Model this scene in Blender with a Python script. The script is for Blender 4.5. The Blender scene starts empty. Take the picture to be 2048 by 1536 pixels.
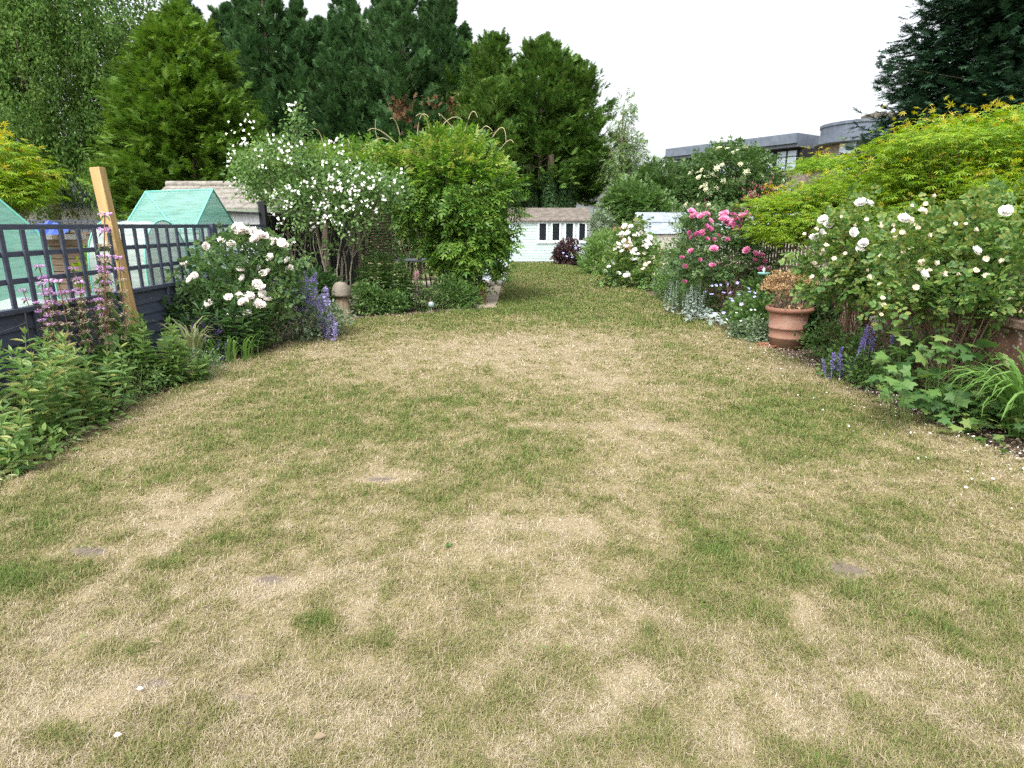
import bpy, math, random
import numpy as np
from mathutils import Vector
R_ = math.radians
scene = bpy.context.scene
COL = scene.collection
rng = np.random.default_rng(7)
random.seed(7)
# ------------------------------------------------------------------ camera
F, PX, PY, EYE, PITCH = 1250.0, 1024.0, 768.0, 1.7, R_(14.3)
cp, sp = math.cos(PITCH), math.sin(PITCH)
def ray(px, py):
    r, u = (px - PX) / F, (PY - py) / F
    return np.array([r, cp + sp * u, -sp + cp * u])
def W(px, py, Y):
    d = ray(px, py); t = Y / d[1]
    return np.array([d[0] * t, Y, EYE + d[2] * t])
def G(px, py, z=0.0):
    d = ray(px, py); t = (z - EYE) / d[2]
    return np.array([d[0] * t, d[1] * t, z])
cam = bpy.data.cameras.new('camera'); co = bpy.data.objects.new('camera', cam); COL.objects.link(co)
co.location = (0, 0, EYE); co.rotation_euler = (math.pi / 2 - PITCH, 0, 0)
cam.sensor_width = 36; cam.lens = 36 * F / 2048; cam.clip_end = 1000; cam.clip_start = 0.05
scene.camera = co
# ------------------------------------------------------------------ objects
def tag(o, label=None, cat=None, group=None, kind=None):
    if label: o['label'] = label
    if cat: o['category'] = cat
    if group: o['group'] = group
    if kind: o['kind'] = kind
    return o
def thing(name, label, cat, loc=(0, 0, 0), group=None):
    o = bpy.data.objects.new(name, None); COL.objects.link(o)
    o.location = [float(v) for v in loc]; o.empty_display_size = .1
    return tag(o, label, cat, group)
def wloc(o):
    v = np.zeros(3)
    while o is not None:
        v += np.array(o.location); o = o.parent
    return v
def child(name, mesh, parent, pos, rot=(0, 0, 0), s=1.0):
    o = bpy.data.objects.new(name, mesh); COL.objects.link(o); o.parent = parent
    o.location = [float(v) for v in (np.array(pos) - wloc(parent))]
    o.rotation_euler = rot; o.scale = (s, s, s) if np.isscalar(s) else s
    return o
class MB:
    def __init__(self): self.v = []; self.f = []; self.n = 0; self.at = []
    def add(self, v, faces, mi=0, smooth=False, at=None):
        v = np.asarray(v, float).reshape(-1, 3)
        for fa in (faces if isinstance(faces, list) and len(faces) and isinstance(faces[0], np.ndarray) else [np.asarray(faces)]):
            self.f.append((fa + self.n, mi, smooth))
        self.v.append(v); self.n += len(v)
        self.at.append(np.zeros(len(v)) if at is None else at)
    def mesh(self, name, mats, off=None, attr=False):
        v = np.concatenate(self.v) if self.v else np.zeros((0, 3))
        if off is not None: v = v - off
        me = bpy.data.meshes.new(name)
        nl = sum(f.size for f, _, _ in self.f); npoly = sum(len(f) for f, _, _ in self.f)
        me.vertices.add(len(v)); me.vertices.foreach_set('co', v.astype(np.float32).ravel())
        me.loops.add(nl); me.polygons.add(npoly)
        me.loops.foreach_set('vertex_index', np.concatenate([f.ravel() for f, _, _ in self.f]).astype(np.int32))
        tot = np.concatenate([np.full(len(f), f.shape[1]) for f, _, _ in self.f]).astype(np.int32)
        me.polygons.foreach_set('loop_start', (np.cumsum(tot) - tot).astype(np.int32))
        me.polygons.foreach_set('loop_total', tot)
        me.polygons.foreach_set('material_index', np.concatenate([np.full(len(f), m) for f, m, _ in self.f]).astype(np.int32))
        me.polygons.foreach_set('use_smooth', np.concatenate([np.full(len(f), s) for f, _, s in self.f]).astype(bool))
        for m in (mats if isinstance(mats, (list, tuple)) else [mats]): me.materials.append(m)
        if attr:
            a = me.attributes.new('dry', 'FLOAT', 'POINT'); a.data.foreach_set('value', np.concatenate(self.at).astype(np.float32))
        me.update(calc_edges=True); me.validate()
        return me
    def build(self, name, mats, parent=None, bevel=0, attr=False):
        off = wloc(parent) if parent is not None else None
        o = bpy.data.objects.new(name, self.mesh(name, mats, off, attr)); COL.objects.link(o)
        if parent is not None: o.parent = parent
        if bevel:
            b = o.modifiers.new('bevel', 'BEVEL'); b.width = bevel; b.segments = 2; b.limit_method = 'ANGLE'
        return o
    def box(self, x0, x1, y0, y1, z0, z1, mi=0):
        v = [(x, y, z) for z in (z0, z1) for y in (y0, y1) for x in (x0, x1)]
        self.add(v, np.array([[0, 2, 3, 1], [4, 5, 7, 6], [0, 1, 5, 4], [2, 6, 7, 3], [0, 4, 6, 2], [1, 3, 7, 5]]), mi)
        return self
    def beam(self, a, b, w, d, up=(0, 0, 1), mi=0):
        a, b = np.array(a, float), np.array(b, float); t = b - a; t /= np.linalg.norm(t)
        s = np.cross(t, up)
        if np.linalg.norm(s) < 1e-4: s = np.cross(t, (0, 1, 0))
        s /= np.linalg.norm(s); n = np.cross(s, t)
        v = [p + s * (i * w / 2) + n * (j * d / 2) for p in (a, b) for i, j in ((-1, -1), (1, -1), (1, 1), (-1, 1))]
        self.add(v, np.array([[0, 3, 2, 1], [4, 5, 6, 7], [0, 1, 5, 4], [1, 2, 6, 5], [2, 3, 7, 6], [3, 0, 4, 7]]), mi)
        return self
    def tube(self, pts, r0, r1=None, sides=5, mi=0):
        pts = np.asarray(pts, float); n = len(pts); r1 = r0 if r1 is None else r1
        tg = np.gradient(pts, axis=0); tg /= np.linalg.norm(tg, axis=1)[:, None] + 1e-9
        ref = np.where(np.abs(tg[:, 2:3]) > .9, np.array([[1., 0, 0]]), np.array([[0, 0, 1.]]))
        s = np.cross(tg, ref); s /= np.linalg.norm(s, axis=1)[:, None]; q = np.cross(s, tg)
        rr = np.linspace(r0, r1, n)[:, None, None]; a = np.linspace(0, 2 * np.pi, sides, endpoint=False)
        v = pts[:, None, :] + rr * (np.cos(a)[None, :, None] * s[:, None, :] + np.sin(a)[None, :, None] * q[:, None, :])
        i = np.arange(n - 1)[:, None] * sides; j = np.arange(sides)[None, :]; k = (j + 1) % sides
        f = np.stack([i + j, i + k, i + sides + k, i + sides + j], -1).reshape(-1, 4)
        self.add(v, f, mi, True)
        return self
    def lathe(self, prof, c, seg=28, mi=0, smooth=True):
        prof = np.array(prof, float); n = len(prof); a = np.linspace(0, 2 * np.pi, seg, endpoint=False)
        v = np.stack([prof[:, 0:1] * np.cos(a) + c[0], prof[:, 0:1] * np.sin(a) + c[1], np.repeat(prof[:, 1:2], seg, 1) + c[2]], -1)
        i = np.arange(n - 1)[:, None] * seg; j = np.arange(seg)[None, :]; k = (j + 1) % seg
        self.add(v, np.stack([i + j, i + k, i + seg + k, i + seg + j], -1).reshape(-1, 4), mi, smooth)
        return self
    def inst(self, tpl, P, t, n, s, mi=0, at=None):
        tv, tf = tpl; P = np.asarray(P, float)
        if len(P) == 0: return self
        t = t / (np.linalg.norm(t, axis=1)[:, None] + 1e-9)
        x = np.cross(t, n); x /= np.linalg.norm(x, axis=1)[:, None] + 1e-9; n2 = np.cross(x, t)
        Rm = np.stack([x, t, n2], -1)
        s = np.broadcast_to(np.asarray(s, float), (len(P),))
        V = np.einsum('nij,kj->nki', Rm, tv) * s[:, None, None] + P[:, None, :]
        k = len(tv)
        faces = [(fa[None] + (np.arange(len(P)) * k)[:, None, None]).reshape(-1, fa.shape[1]) for fa in tf]
        self.add(V, faces, mi, False, None if at is None else np.repeat(at, k))
        return self
def rnd(n, s=1.0): return rng.normal(size=(n, 3)) * s
UP = np.array([0, 0, 1.0])
# ------------------------------------------------------------------ leaf templates: y = base to tip, z = upper side
def T(v, f4=None, f3=None):
    fs = []
    if f4 is not None: fs.append(np.array(f4))
    if f3 is not None: fs.append(np.array(f3))
    return np.array(v, float), fs
def t_leaf(w=.3, fold=.08, droop=.15):
    return T([(0, 0, 0), (w * .85, .3, fold), (w * .8, .62, fold * .8 - droop * .3), (0, 1, -droop), (-w * .8, .62, fold * .8 - droop * .3), (-w * .85, .3, fold)], [[0, 1, 2, 3], [0, 3, 4, 5]])
def t_diamond(w=.3, fold=.06, droop=.1):
    return T([(0, 0, 0), (w, .45, fold), (0, 1, -droop), (-w, .45, fold)], None, [[0, 1, 2], [0, 2, 3]])
def t_pinn(k=5, L=.34, w=.06, arch=.3):
    v, f = [], []
    def lf(y, d, l):
        b = np.array([0, y, -arch * y * y]); d = np.array(d, float); d /= np.linalg.norm(d)
        s = np.cross(d, (0, 0, 1)); i = len(v)
        v.extend([b, b + d * l * .4 + s * w, b + d * l, b + d * l * .4 - s * w]); f.append([i, i + 1, i + 2, i + 3])
    for q in range(k):
        y = .2 + .7 * q / (k - 1)
        for sd in (-1, 1): lf(y, (sd * .85, .45, -.35), L * (1 - .25 * q / k))
    lf(.92, (0, 1, -.5), L)
    return T(v, f)
def t_palm(k=7, w=.085, span=2.2):
    v, f = [], []
    for q in range(k):
        a = -span + 2 * span * q / (k - 1); l = 1 - .42 * abs(a / span) ** 1.3
        d = np.array([math.sin(a), math.cos(a), -.18 * abs(a / span) - .1]); s = np.array([math.cos(a), -math.sin(a), 0]); i = len(v)
        v.extend([np.zeros(3), d * l * .5 + s * w, d * l + (0, 0, -.08), d * l * .5 - s * w]); f.append([i, i + 1, i + 2, i + 3])
    return T(v, f)
def t_lobed(k=5, span=2.3):     # broad toothed leaf: a fan with deep outline
    v = [(0, 0, 0)]; 
    n = 2 * k + 1
    for q in range(n):
        a = -span + 2 * span * q / (n - 1); r = (1 if q % 2 else .62) * (1 - .3 * abs(a / span))
        v.append((math.sin(a) * r, math.cos(a) * r + .1, -.22 * r * r + (.05 if q % 2 else 0)))
    return T(v, None, [[0, q + 2, q + 1] for q in range(n - 1)])
def t_rose(w=.17):
    v, f = [], []
    for (y, d, l) in ((.62, (0, 1, -.15), .42), (.6, (.85, .5, -.1), .36), (.6, (-.85, .5, -.1), .36), (.28, (.95, .3, -.05), .3), (.28, (-.95, .3, -.05), .3)):
        b = np.array([0, y, -.12 * y]); d = np.array(d, float); d /= np.linalg.norm(d); s = np.cross(d, (0, 0, 1)); i = len(v); ww = w * l / .42
        v.extend([b, b + d * l * .3 + s * ww * .85 + (0, 0, .03), b + d * l * .7 + s * ww * .8 + (0, 0, .02), b + d * l, b + d * l * .7 - s * ww * .8 + (0, 0, .02), b + d * l * .3 - s * ww * .85 + (0, 0, .03)])
        f += [[i, i + 1, i + 2, i + 3], [i, i + 3, i + 4, i + 5]]
    return T(v, f)
def t_spray(seed, k=6, w=.05, spread=.42, droop=.0, tipd=.1):
    r = np.random.default_rng(seed); v, f = [], []
    def tri(b, e, w):
        d = e - b; s = np.cross(d, (0, 0, 1)); s /= np.linalg.norm(s) + 1e-9; i = len(v)
        v.extend([b - s * w, b + s * w, e]); f.append([i, i + 1, i + 2])
    tri(np.zeros(3), np.array([0, 1, -droop - tipd]), w * 1.2)
    for q in range(k):
        y = .08 + .75 * q / k
        for sd in (-1, 1):
            l = spread * (1.05 - .6 * y) * r.uniform(.8, 1.2)
            tri(np.array([0, y, -droop * y * y]), np.array([sd * l, y + l * .85, -droop * y * y - tipd * l * 2 + r.uniform(-.1, .1)]), w)
    return T(v, None, f)
def t_strap(w=.03, seg=5, bend=1.3, e0=1.35):
    v, f = [], []; p = np.array([0., 0, 0]); 
    for q in range(seg + 1):
        u = q / seg; ww = w * (1 - u ** 2.2) * (.7 + .6 * min(1, 3 * u)) + .001
        v.extend([p + (-ww, 0, 0), p + (ww, 0, 0)]); e = e0 - bend * u * u * 1.5
        p = p + np.array([0, math.cos(e), math.sin(e)]) / seg
    for q in range(seg): f.append([2 * q, 2 * q + 1, 2 * q + 3, 2 * q + 2])
    return T(v, f)
T_LEAF, T_LANCE, T_DIA, T_SMALL = t_leaf(.32), t_leaf(.15, .05, .25), t_diamond(.33), t_diamond(.28, .08, .15)
T_PINN, T_PALM, T_LOBE, T_ROSE = t_pinn(4, .42, .085, .25), t_palm(), t_lobed(), t_rose()
T_SPR, T_SPRD = t_spray(1, 6, .055, .42), t_spray(2, 6, .05, .4, .35, .2)
T_CED = t_spray(3, 6, .1, .42, .3, .22)
T_STRAP, T_STRAPS = t_strap(.035), t_strap(.02, 5, 1.7, 1.45)
# ------------------------------------------------------------------ materials
def nt(name):
    m = bpy.data.materials.new(name); m.use_nodes = True; t = m.node_tree; t.nodes.clear()
    return m, t.nodes, t.links
def N(nodes, typ, **kw):
    n = nodes.new(typ)
    for k, v in kw.items():
        if k in n.inputs: n.inputs[k].default_value = v
        else: setattr(n, k, v)
    return n
def c4(c): return (c[0], c[1], c[2], 1)
def ramp(nodes, stops):
    r = nodes.new('ShaderNodeValToRGB'); e = r.color_ramp.elements
    while len(e) < len(stops): e.new(.5)
    for i, (p, c) in enumerate(stops): e[i].position = p; e[i].color = c4(c)
    return r
def leafmat(name, cols, trans=.3, rough=.5, nscale=1.2, spec=.35, var=.3):
    m, n, l = nt(name); out = N(n, 'ShaderNodeOutputMaterial'); geo = N(n, 'ShaderNodeNewGeometry')
    tc = N(n, 'ShaderNodeTexCoord'); no = N(n, 'ShaderNodeTexNoise', Scale=nscale, Detail=2.0); l.new(tc.outputs['Object'], no.inputs['Vector'])
    ad = N(n, 'ShaderNodeMath', operation='MULTIPLY_ADD'); l.new(no.outputs['Fac'], ad.inputs[0]); ad.inputs[1].default_value = .9; ad.inputs[2].default_value = -.45
    su = N(n, 'ShaderNodeMath', operation='ADD'); l.new(geo.outputs['Random Per Island'], su.inputs[0]); l.new(ad.outputs[0], su.inputs[1])
    k = len(cols); r = ramp(n, [(i / max(1, k - 1), c) for i, c in enumerate(cols)]); l.new(su.outputs[0], r.inputs['Fac'])
    b = N(n, 'ShaderNodeBsdfPrincipled', Roughness=rough); b.inputs['Specular IOR Level'].default_value = spec
    l.new(r.outputs['Color'], b.inputs['Base Color'])
    if trans:
        tr = N(n, 'ShaderNodeBsdfTranslucent'); hs = N(n, 'ShaderNodeHueSaturation', Saturation=1.1, Value=1.5); l.new(r.outputs['Color'], hs.inputs['Color']); l.new(hs.outputs[0], tr.inputs['Color'])
        mx = N(n, 'ShaderNodeMixShader'); mx.inputs[0].default_value = trans; l.new(b.outputs[0], mx.inputs[1]); l.new(tr.outputs[0], mx.inputs[2]); l.new(mx.outputs[0], out.inputs[0])
    else: l.new(b.outputs[0], out.inputs[0])
    return m
def pm(name, c1, c2, scale=4, rough=.7, bump=.0, stretch=(1, 1, 1), spec=.3, detail=5, metal=0, bs=None, lo=.35, hi=.65):
    m, n, l = nt(name); out = N(n, 'ShaderNodeOutputMaterial'); tc = N(n, 'ShaderNodeTexCoord'); mp = N(n, 'ShaderNodeMapping'); mp.inputs['Scale'].default_value = stretch
    l.new(tc.outputs['Object'], mp.inputs[0]); no = N(n, 'ShaderNodeTexNoise', Scale=scale, Detail=detail, Roughness=.6); l.new(mp.outputs[0], no.inputs['Vector'])
    r = ramp(n, [(lo, c1), (hi, c2)]); l.new(no.outputs['Fac'], r.inputs['Fac'])
    b = N(n, 'ShaderNodeBsdfPrincipled', Roughness=rough, Metallic=metal); b.inputs['Specular IOR Level'].default_value = spec; l.new(r.outputs[0], b.inputs['Base Color'])
    if bump:
        n2 = N(n, 'ShaderNodeTexNoise', Scale=bs or scale * 4, Detail=5.0); l.new(mp.outputs[0], n2.inputs['Vector'])
        bp = N(n, 'ShaderNodeBump', Strength=bump, Distance=.02); l.new(n2.outputs['Fac'], bp.inputs['Height']); l.new(bp.outputs[0], b.inputs['Normal'])
    l.new(b.outputs[0], out.inputs[0])
    return m
def brickmat(name, c1, c2, mortar, axes, scale, bw=.5, rh=.25, ms=.02, rough=.85, lichen=None, off=.5, noise=.5):
    m, n, l = nt(name); out = N(n, 'ShaderNodeOutputMaterial'); tc = N(n, 'ShaderNodeTexCoord'); sx = N(n, 'ShaderNodeSeparateXYZ'); cx = N(n, 'ShaderNodeCombineXYZ')
    l.new(tc.outputs['Object'], sx.inputs[0])
    for i, a in enumerate(axes): l.new(sx.outputs[a], cx.inputs[i])
    bt = N(n, 'ShaderNodeTexBrick', Scale=scale); bt.offset = off
    for k_, v_ in (('Color1', c4(c1)), ('Color2', c4(c2)), ('Mortar', c4(mortar)), ('Mortar Size', ms), ('Brick Width', bw), ('Row Height', rh), ('Bias', 0.0)): bt.inputs[k_].default_value = v_
    l.new(cx.outputs[0], bt.inputs['Vector'])
    no = N(n, 'ShaderNodeTexNoise', Scale=6.0, Detail=6.0); l.new(tc.outputs['Object'], no.inputs['Vector'])
    mx = N(n, 'ShaderNodeMix', data_type='RGBA', blend_type='MULTIPLY'); mx.inputs[0].default_value = noise
    l.new(bt.outputs['Color'], mx.inputs[6]); rr = ramp(n, [(.3, (.45, .45, .45)), (.7, (1.2, 1.2, 1.2))]); l.new(no.outputs['Fac'], rr.inputs['Fac']); l.new(rr.outputs[0], mx.inputs[7])
    colout = mx.outputs[2]
    if lichen:
        vo = N(n, 'ShaderNodeTexVoronoi', Scale=lichen[0]); no2 = N(n, 'ShaderNodeTexNoise', Scale=5.0); l.new(tc.outputs['Object'], no2.inputs['Vector'])
        l.new(tc.outputs['Object'], vo.inputs['Vector'])
        sm = N(n, 'ShaderNodeMath', operation='MULTIPLY_ADD'); l.new(no2.outputs['Fac'], sm.inputs[0]); sm.inputs[1].default_value = -.52; l.new(vo.outputs['Distance'], sm.inputs[2])
        r2 = ramp(n, [(0, (1, 1, 1)), (.03, (0, 0, 0))]); l.new(sm.outputs[0], r2.inputs['Fac'])
        m2 = N(n, 'ShaderNodeMix', data_type='RGBA'); l.new(r2.outputs[0], m2.inputs[0]); l.new(colout, m2.inputs[6]); m2.inputs[7].default_value = c4(lichen[1]); colout = m2.outputs[2]
    b = N(n, 'ShaderNodeBsdfPrincipled', Roughness=rough); b.inputs['Specular IOR Level'].default_value = .25; l.new(colout, b.inputs['Base Color'])
    bp = N(n, 'ShaderNodeBump', Strength=.5, Distance=.01); iv = N(n, 'ShaderNodeMath', operation='SUBTRACT'); iv.inputs[0].default_value = 1.0; l.new(bt.outputs['Fac'], iv.inputs[1])
    l.new(iv.outputs[0], bp.inputs['Height']); l.new(bp.outputs[0], b.inputs['Normal']); l.new(b.outputs[0], out.inputs[0])
    return m
def netmat(name, col, opac, weave=260):
    m, n, l = nt(name); out = N(n, 'ShaderNodeOutputMaterial'); b = N(n, 'ShaderNodeBsdfPrincipled', Roughness=.6)
    tc = N(n, 'ShaderNodeTexCoord'); no = N(n, 'ShaderNodeTexNoise', Scale=3.0, Detail=4.0); mp = N(n, 'ShaderNodeMapping'); mp.inputs['Scale'].default_value = (1, 1, 9)
    l.new(tc.outputs['Object'], mp.inputs[0]); l.new(mp.outputs[0], no.inputs['Vector'])
    r = ramp(n, [(.3, [c * .8 for c in col]), (.7, [min(.85, c * 1.25 + .02) for c in col])]); l.new(no.outputs['Fac'], r.inputs['Fac']); l.new(r.outputs[0], b.inputs['Base Color'])
    tr = N(n, 'ShaderNodeBsdfTranslucent'); l.new(r.outputs[0], tr.inputs['Color']); m1 = N(n, 'ShaderNodeMixShader'); m1.inputs[0].default_value = .45
    l.new(b.outputs[0], m1.inputs[1]); l.new(tr.outputs[0], m1.inputs[2])
    tp = N(n, 'ShaderNodeBsdfTransparent'); m2 = N(n, 'ShaderNodeMixShader'); m2.inputs[0].default_value = opac
    l.new(tp.outputs[0], m2.inputs[1]); l.new(m1.outputs[0], m2.inputs[2]); l.new(m2.outputs[0], out.inputs[0])
    return m
def glassmat(name, tint, opac):
    m, n, l = nt(name); out = N(n, 'ShaderNodeOutputMaterial'); b = N(n, 'ShaderNodeBsdfPrincipled', Roughness=.04); b.inputs['Base Color'].default_value = c4(tint)
    tp = N(n, 'ShaderNodeBsdfTransparent'); m2 = N(n, 'ShaderNodeMixShader'); m2.inputs[0].default_value = opac
    l.new(tp.outputs[0], m2.inputs[1]); l.new(b.outputs[0], m2.inputs[2]); l.new(m2.outputs[0], out.inputs[0])
    return m
def grassmat(name, ground=False):
    m, n, l = nt(name); out = N(n, 'ShaderNodeOutputMaterial'); at = N(n, 'ShaderNodeAttribute', attribute_name='dry'); tc = N(n, 'ShaderNodeTexCoord')
    no = N(n, 'ShaderNodeTexNoise', Scale=18.0 if ground else 3.0, Detail=6.0); l.new(tc.outputs['Object'], no.inputs['Vector'])
    src = no.outputs['Fac']
    if not ground:
        geo = N(n, 'ShaderNodeNewGeometry'); src = geo.outputs['Random Per Island']
    ma = N(n, 'ShaderNodeMath', operation='MULTIPLY_ADD'); l.new(src, ma.inputs[0]); ma.inputs[1].default_value = .75 if not ground else .5; ma.inputs[2].default_value = -.375 if not ground else -.25
    su = N(n, 'ShaderNodeMath', operation='ADD'); l.new(ma.outputs[0], su.inputs[0]); l.new(at.outputs['Fac'], su.inputs[1])
    r = ramp(n, [(0, (.1, .158, .032)), (.25, (.175, .185, .055)), (.5, (.26, .228, .102)), (.75, (.35, .287, .178)), (1, (.48, .412, .3))] if not ground else
             [(0, (.07, .085, .022)), (.15, (.125, .115, .04)), (.3, (.19, .155, .075)), (.5, (.22, .175, .105)), (.66, (.17, .135, .095)), (.8, (.125, .1, .08))])
    if ground:
        hf = N(n, 'ShaderNodeMath', operation='MULTIPLY'); hf.inputs[1].default_value = .5; l.new(su.outputs[0], hf.inputs[0]); l.new(hf.outputs[0], r.inputs['Fac'])
    else: l.new(su.outputs[0], r.inputs['Fac'])
    b = N(n, 'ShaderNodeBsdfPrincipled', Roughness=.7); b.inputs['Specular IOR Level'].default_value = .25; l.new(r.outputs[0], b.inputs['Base Color'])
    if ground:
        l.new(b.outputs[0], out.inputs[0])
    else:
        tr = N(n, 'ShaderNodeBsdfTranslucent'); l.new(r.outputs[0], tr.inputs['Color']); mx = N(n, 'ShaderNodeMixShader'); mx.inputs[0].default_value = .3
        l.new(b.outputs[0], mx.inputs[1]); l.new(tr.outputs[0], mx.inputs[2]); l.new(mx.outputs[0], out.inputs[0])
    return m
M = {}
M['bark'] = pm('bark', (.1, .075, .05), (.2, .16, .11), 12, .9, .6, (1, 1, .3))
M['greybark'] = pm('grey_bark', (.16, .135, .1), (.3, .26, .2), 14, .9, .5, (1, 1, .3))
M['stem'] = pm('green_stem', (.09, .14, .04), (.15, .19, .07), 9, .6)
M['redstem'] = pm('reddish_stem', (.1, .05, .04), (.15, .09, .05), 9, .6)
M['cane'] = pm('brown_cane', (.13, .09, .055), (.2, .15, .09), 9, .8)
M['soil'] = pm('bed_soil', (.05, .035, .025), (.13, .095, .065), 14, .95, .9, bs=50)
M['slate'] = pm('slate_paint', (.046, .055, .082), (.064, .074, .105), 5, .6, .25, (1, 1, 6), bs=30)
M['black'] = pm('black_stain', (.006, .007, .01), (.013, .014, .018), 6, .65, .2, (6, 6, .6), bs=30)
M['timber'] = pm('new_timber', (.34, .22, .085), (.47, .325, .15), 9, .65, .2, (5, 5, .35), bs=40)
M['oldwood'] = pm('weathered_wood', (.17, .13, .095), (.3, .25, .19), 9, .85, .3, (5, 5, .5))
M['brownwood'] = pm('brown_wood', (.11, .078, .055), (.19, .14, .1), 9, .8, .3, (.4, .4, 6))
M['orangewood'] = pm('orange_wood', (.4, .2, .1), (.5, .28, .15), 4, .8, .2, (6, 6, .5))
M['carved'] = pm('carved_oak', (.12, .09, .06), (.24, .18, .115), 6, .8, .3, (4, 4, .6))
M['mint'] = pm('mint_paint', (.385, .475, .445), (.43, .52, .49), 3, .5, .05, (1, 1, 4))
M['whitepaint'] = pm('white_paint', (.6, .66, .65), (.68, .72, .72), 3, .5)
M['fadedwhite'] = pm('faded_white_boards', (.42, .43, .46), (.58, .58, .6), 5, .7, .2, (6, 6, .5))
M['felt'] = pm('roof_felt', (.1, .085, .07), (.17, .145, .125), 5, .95, .3, bs=80)
M['tile'] = pm('roof_tile', (.15, .135, .115), (.25, .235, .2), 7, .9, .4)
M['greysheet'] = pm('grey_sheet', (.19, .215, .24), (.27, .3, .325), 3, .7)
M['zinc'] = pm('zinc_fascia', (.09, .11, .14), (.13, .15, .185), 2, .5)
M['conc'] = pm('rendered_wall', (.3, .28, .25), (.4, .37, .33), 4, .9)
M['metalgrey'] = pm('grey_cladding', (.22, .235, .24), (.28, .295, .3), 2, .6)
M['darkmetal'] = pm('dark_metal', (.015, .015, .017), (.03, .03, .032), 5, .5)
M['rust'] = pm('rust_metal', (.07, .02, .018), (.12, .04, .03), 12, .7)
M['corr'] = pm('corrugated_sheet', (.3, .31, .34), (.45, .46, .5), 3, .6)
M['terra'] = None
M['net'] = netmat('green_net', (.22, .46, .39), .68)
M['fleece'] = netmat('white_fleece', (.48, .54, .51), .68)
M['polytape'] = pm('net_seam', (.12, .4, .32), (.16, .46, .37), 5, .6)
M['tarp'] = pm('blue_tarp', (.03, .07, .3), (.05, .1, .4), 5, .5, .4)
M['glass'] = glassmat('window_glass', (.02, .025, .03), .62)
M['skyglass'] = glassmat('office_glass', (.35, .42, .5), 1.0)
M['white'] = leafmat('white_petal', [(.8, .78, .74), (.82, .81, .79), (.86, .82, .78)], .25, .6, 2)
M['blush'] = leafmat('blush_petal', [(.82, .77, .72), (.85, .82, .79), (.8, .72, .66)], .25, .6, 2)
M['cream'] = leafmat('cream_floret', [(.66, .66, .42), (.76, .76, .55), (.6, .58, .33)], .2, .7, 2)
M['faded'] = leafmat('faded_petal', [(.52, .4, .22), (.78, .73, .62), (.7, .6, .44)], .2, .7, 4)
M['pink'] = leafmat('pink_petal', [(.62, .16, .33), (.72, .3, .47), (.78, .42, .56)], .25, .6, 2)
M['dpink'] = leafmat('spent_pink_petal', [(.36, .06, .2), (.5, .12, .28), (.55, .2, .33)], .25, .6, 2)
M['purple'] = leafmat('violet_floret', [(.3, .26, .5), (.38, .33, .58), (.47, .42, .66)], .25, .6, 3)
M['salvia'] = leafmat('deep_violet_floret', [(.19, .15, .42), (.26, .2, .5), (.34, .28, .57)], .25, .6, 3)
M['iris'] = leafmat('iris_petal', [(.35, .38, .75), (.5, .52, .82), (.42, .45, .8)], .25, .6, 3)
M['gerb'] = leafmat('blue_petal', [(.3, .26, .66), (.4, .35, .74), (.48, .42, .76)], .25, .6, 3)
M['mauve'] = leafmat('mauve_floret', [(.5, .27, .55), (.6, .37, .63), (.66, .45, .66)], .2, .7, 3)
M['calyx'] = leafmat('spent_calyx', [(.34, .28, .18), (.46, .36, .28), (.24, .22, .12)], .2, .7, 3)
M['g_dark'] = leafmat('dark_green_leaf', [(.028, .07, .02), (.05, .11, .03), (.08, .15, .04)])
M['g_mid'] = leafmat('mid_green_leaf', [(.05, .11, .025), (.085, .16, .04), (.13, .21, .055)])
M['g_light'] = leafmat('light_green_leaf', [(.09, .17, .04), (.14, .24, .06), (.2, .29, .08)])
M['g_left'] = leafmat('soft_green_leaf', [(.08, .165, .045), (.13, .235, .065), (.19, .29, .09), (.3, .3, .1)], .35)
M['g_rose'] = leafmat('rose_leaf', [(.05, .11, .035), (.085, .16, .05), (.14, .2, .06)])
M['g_rose2'] = leafmat('yellowing_rose_leaf', [(.055, .12, .03), (.09, .175, .04), (.135, .22, .05), (.23, .25, .06)])
M['g_grey'] = leafmat('grey_green_leaf', [(.1, .16, .08), (.16, .22, .12), (.22, .28, .17)], .25)
M['g_silver'] = leafmat('silver_leaf', [(.19, .25, .2), (.28, .33, .28), (.36, .41, .37)], .15, .8)
M['g_wist'] = leafmat('wisteria_leaf', [(.05, .13, .02), (.1, .2, .028), (.19, .29, .045)], .35, .45, 1.5)
M['g_wisty'] = leafmat('young_wisteria_leaf', [(.16, .3, .035), (.25, .34, .055), (.36, .3, .11)], .35)
M['g_maple'] = leafmat('maple_leaf', [(.09, .2, .012), (.17, .29, .016), (.3, .37, .022)], .4, .5, 1.0)
M['g_maplet'] = leafmat('young_maple_leaf', [(.38, .4, .03), (.46, .4, .045), (.46, .3, .06)], .4)
M['g_birch'] = leafmat('birch_leaf', [(.06, .13, .03), (.105, .19, .045), (.165, .25, .065)], .35, .6, .35, .12)
M['g_gold'] = leafmat('golden_conifer_spray', [(.048, .112, .016), (.088, .168, .024), (.15, .23, .036)], .2, .7, .8, .1)
M['g_ley'] = leafmat('cypress_spray', [(.03, .078, .028), (.052, .118, .04), (.095, .17, .055)], .16, .7, .4, .1)
M['g_ley2'] = leafmat('green_cypress_spray', [(.036, .094, .02), (.075, .155, .03), (.15, .225, .045)], .16, .7, .4, .1)
M['g_cedar'] = leafmat('dark_conifer_spray', [(.014, .038, .02), (.022, .055, .027), (.036, .078, .036)], .12, .7, .4, .12)
M['g_ivy'] = leafmat('ivy_leaf', [(.02, .06, .015), (.035, .09, .02), (.06, .13, .03)], .2)
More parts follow.
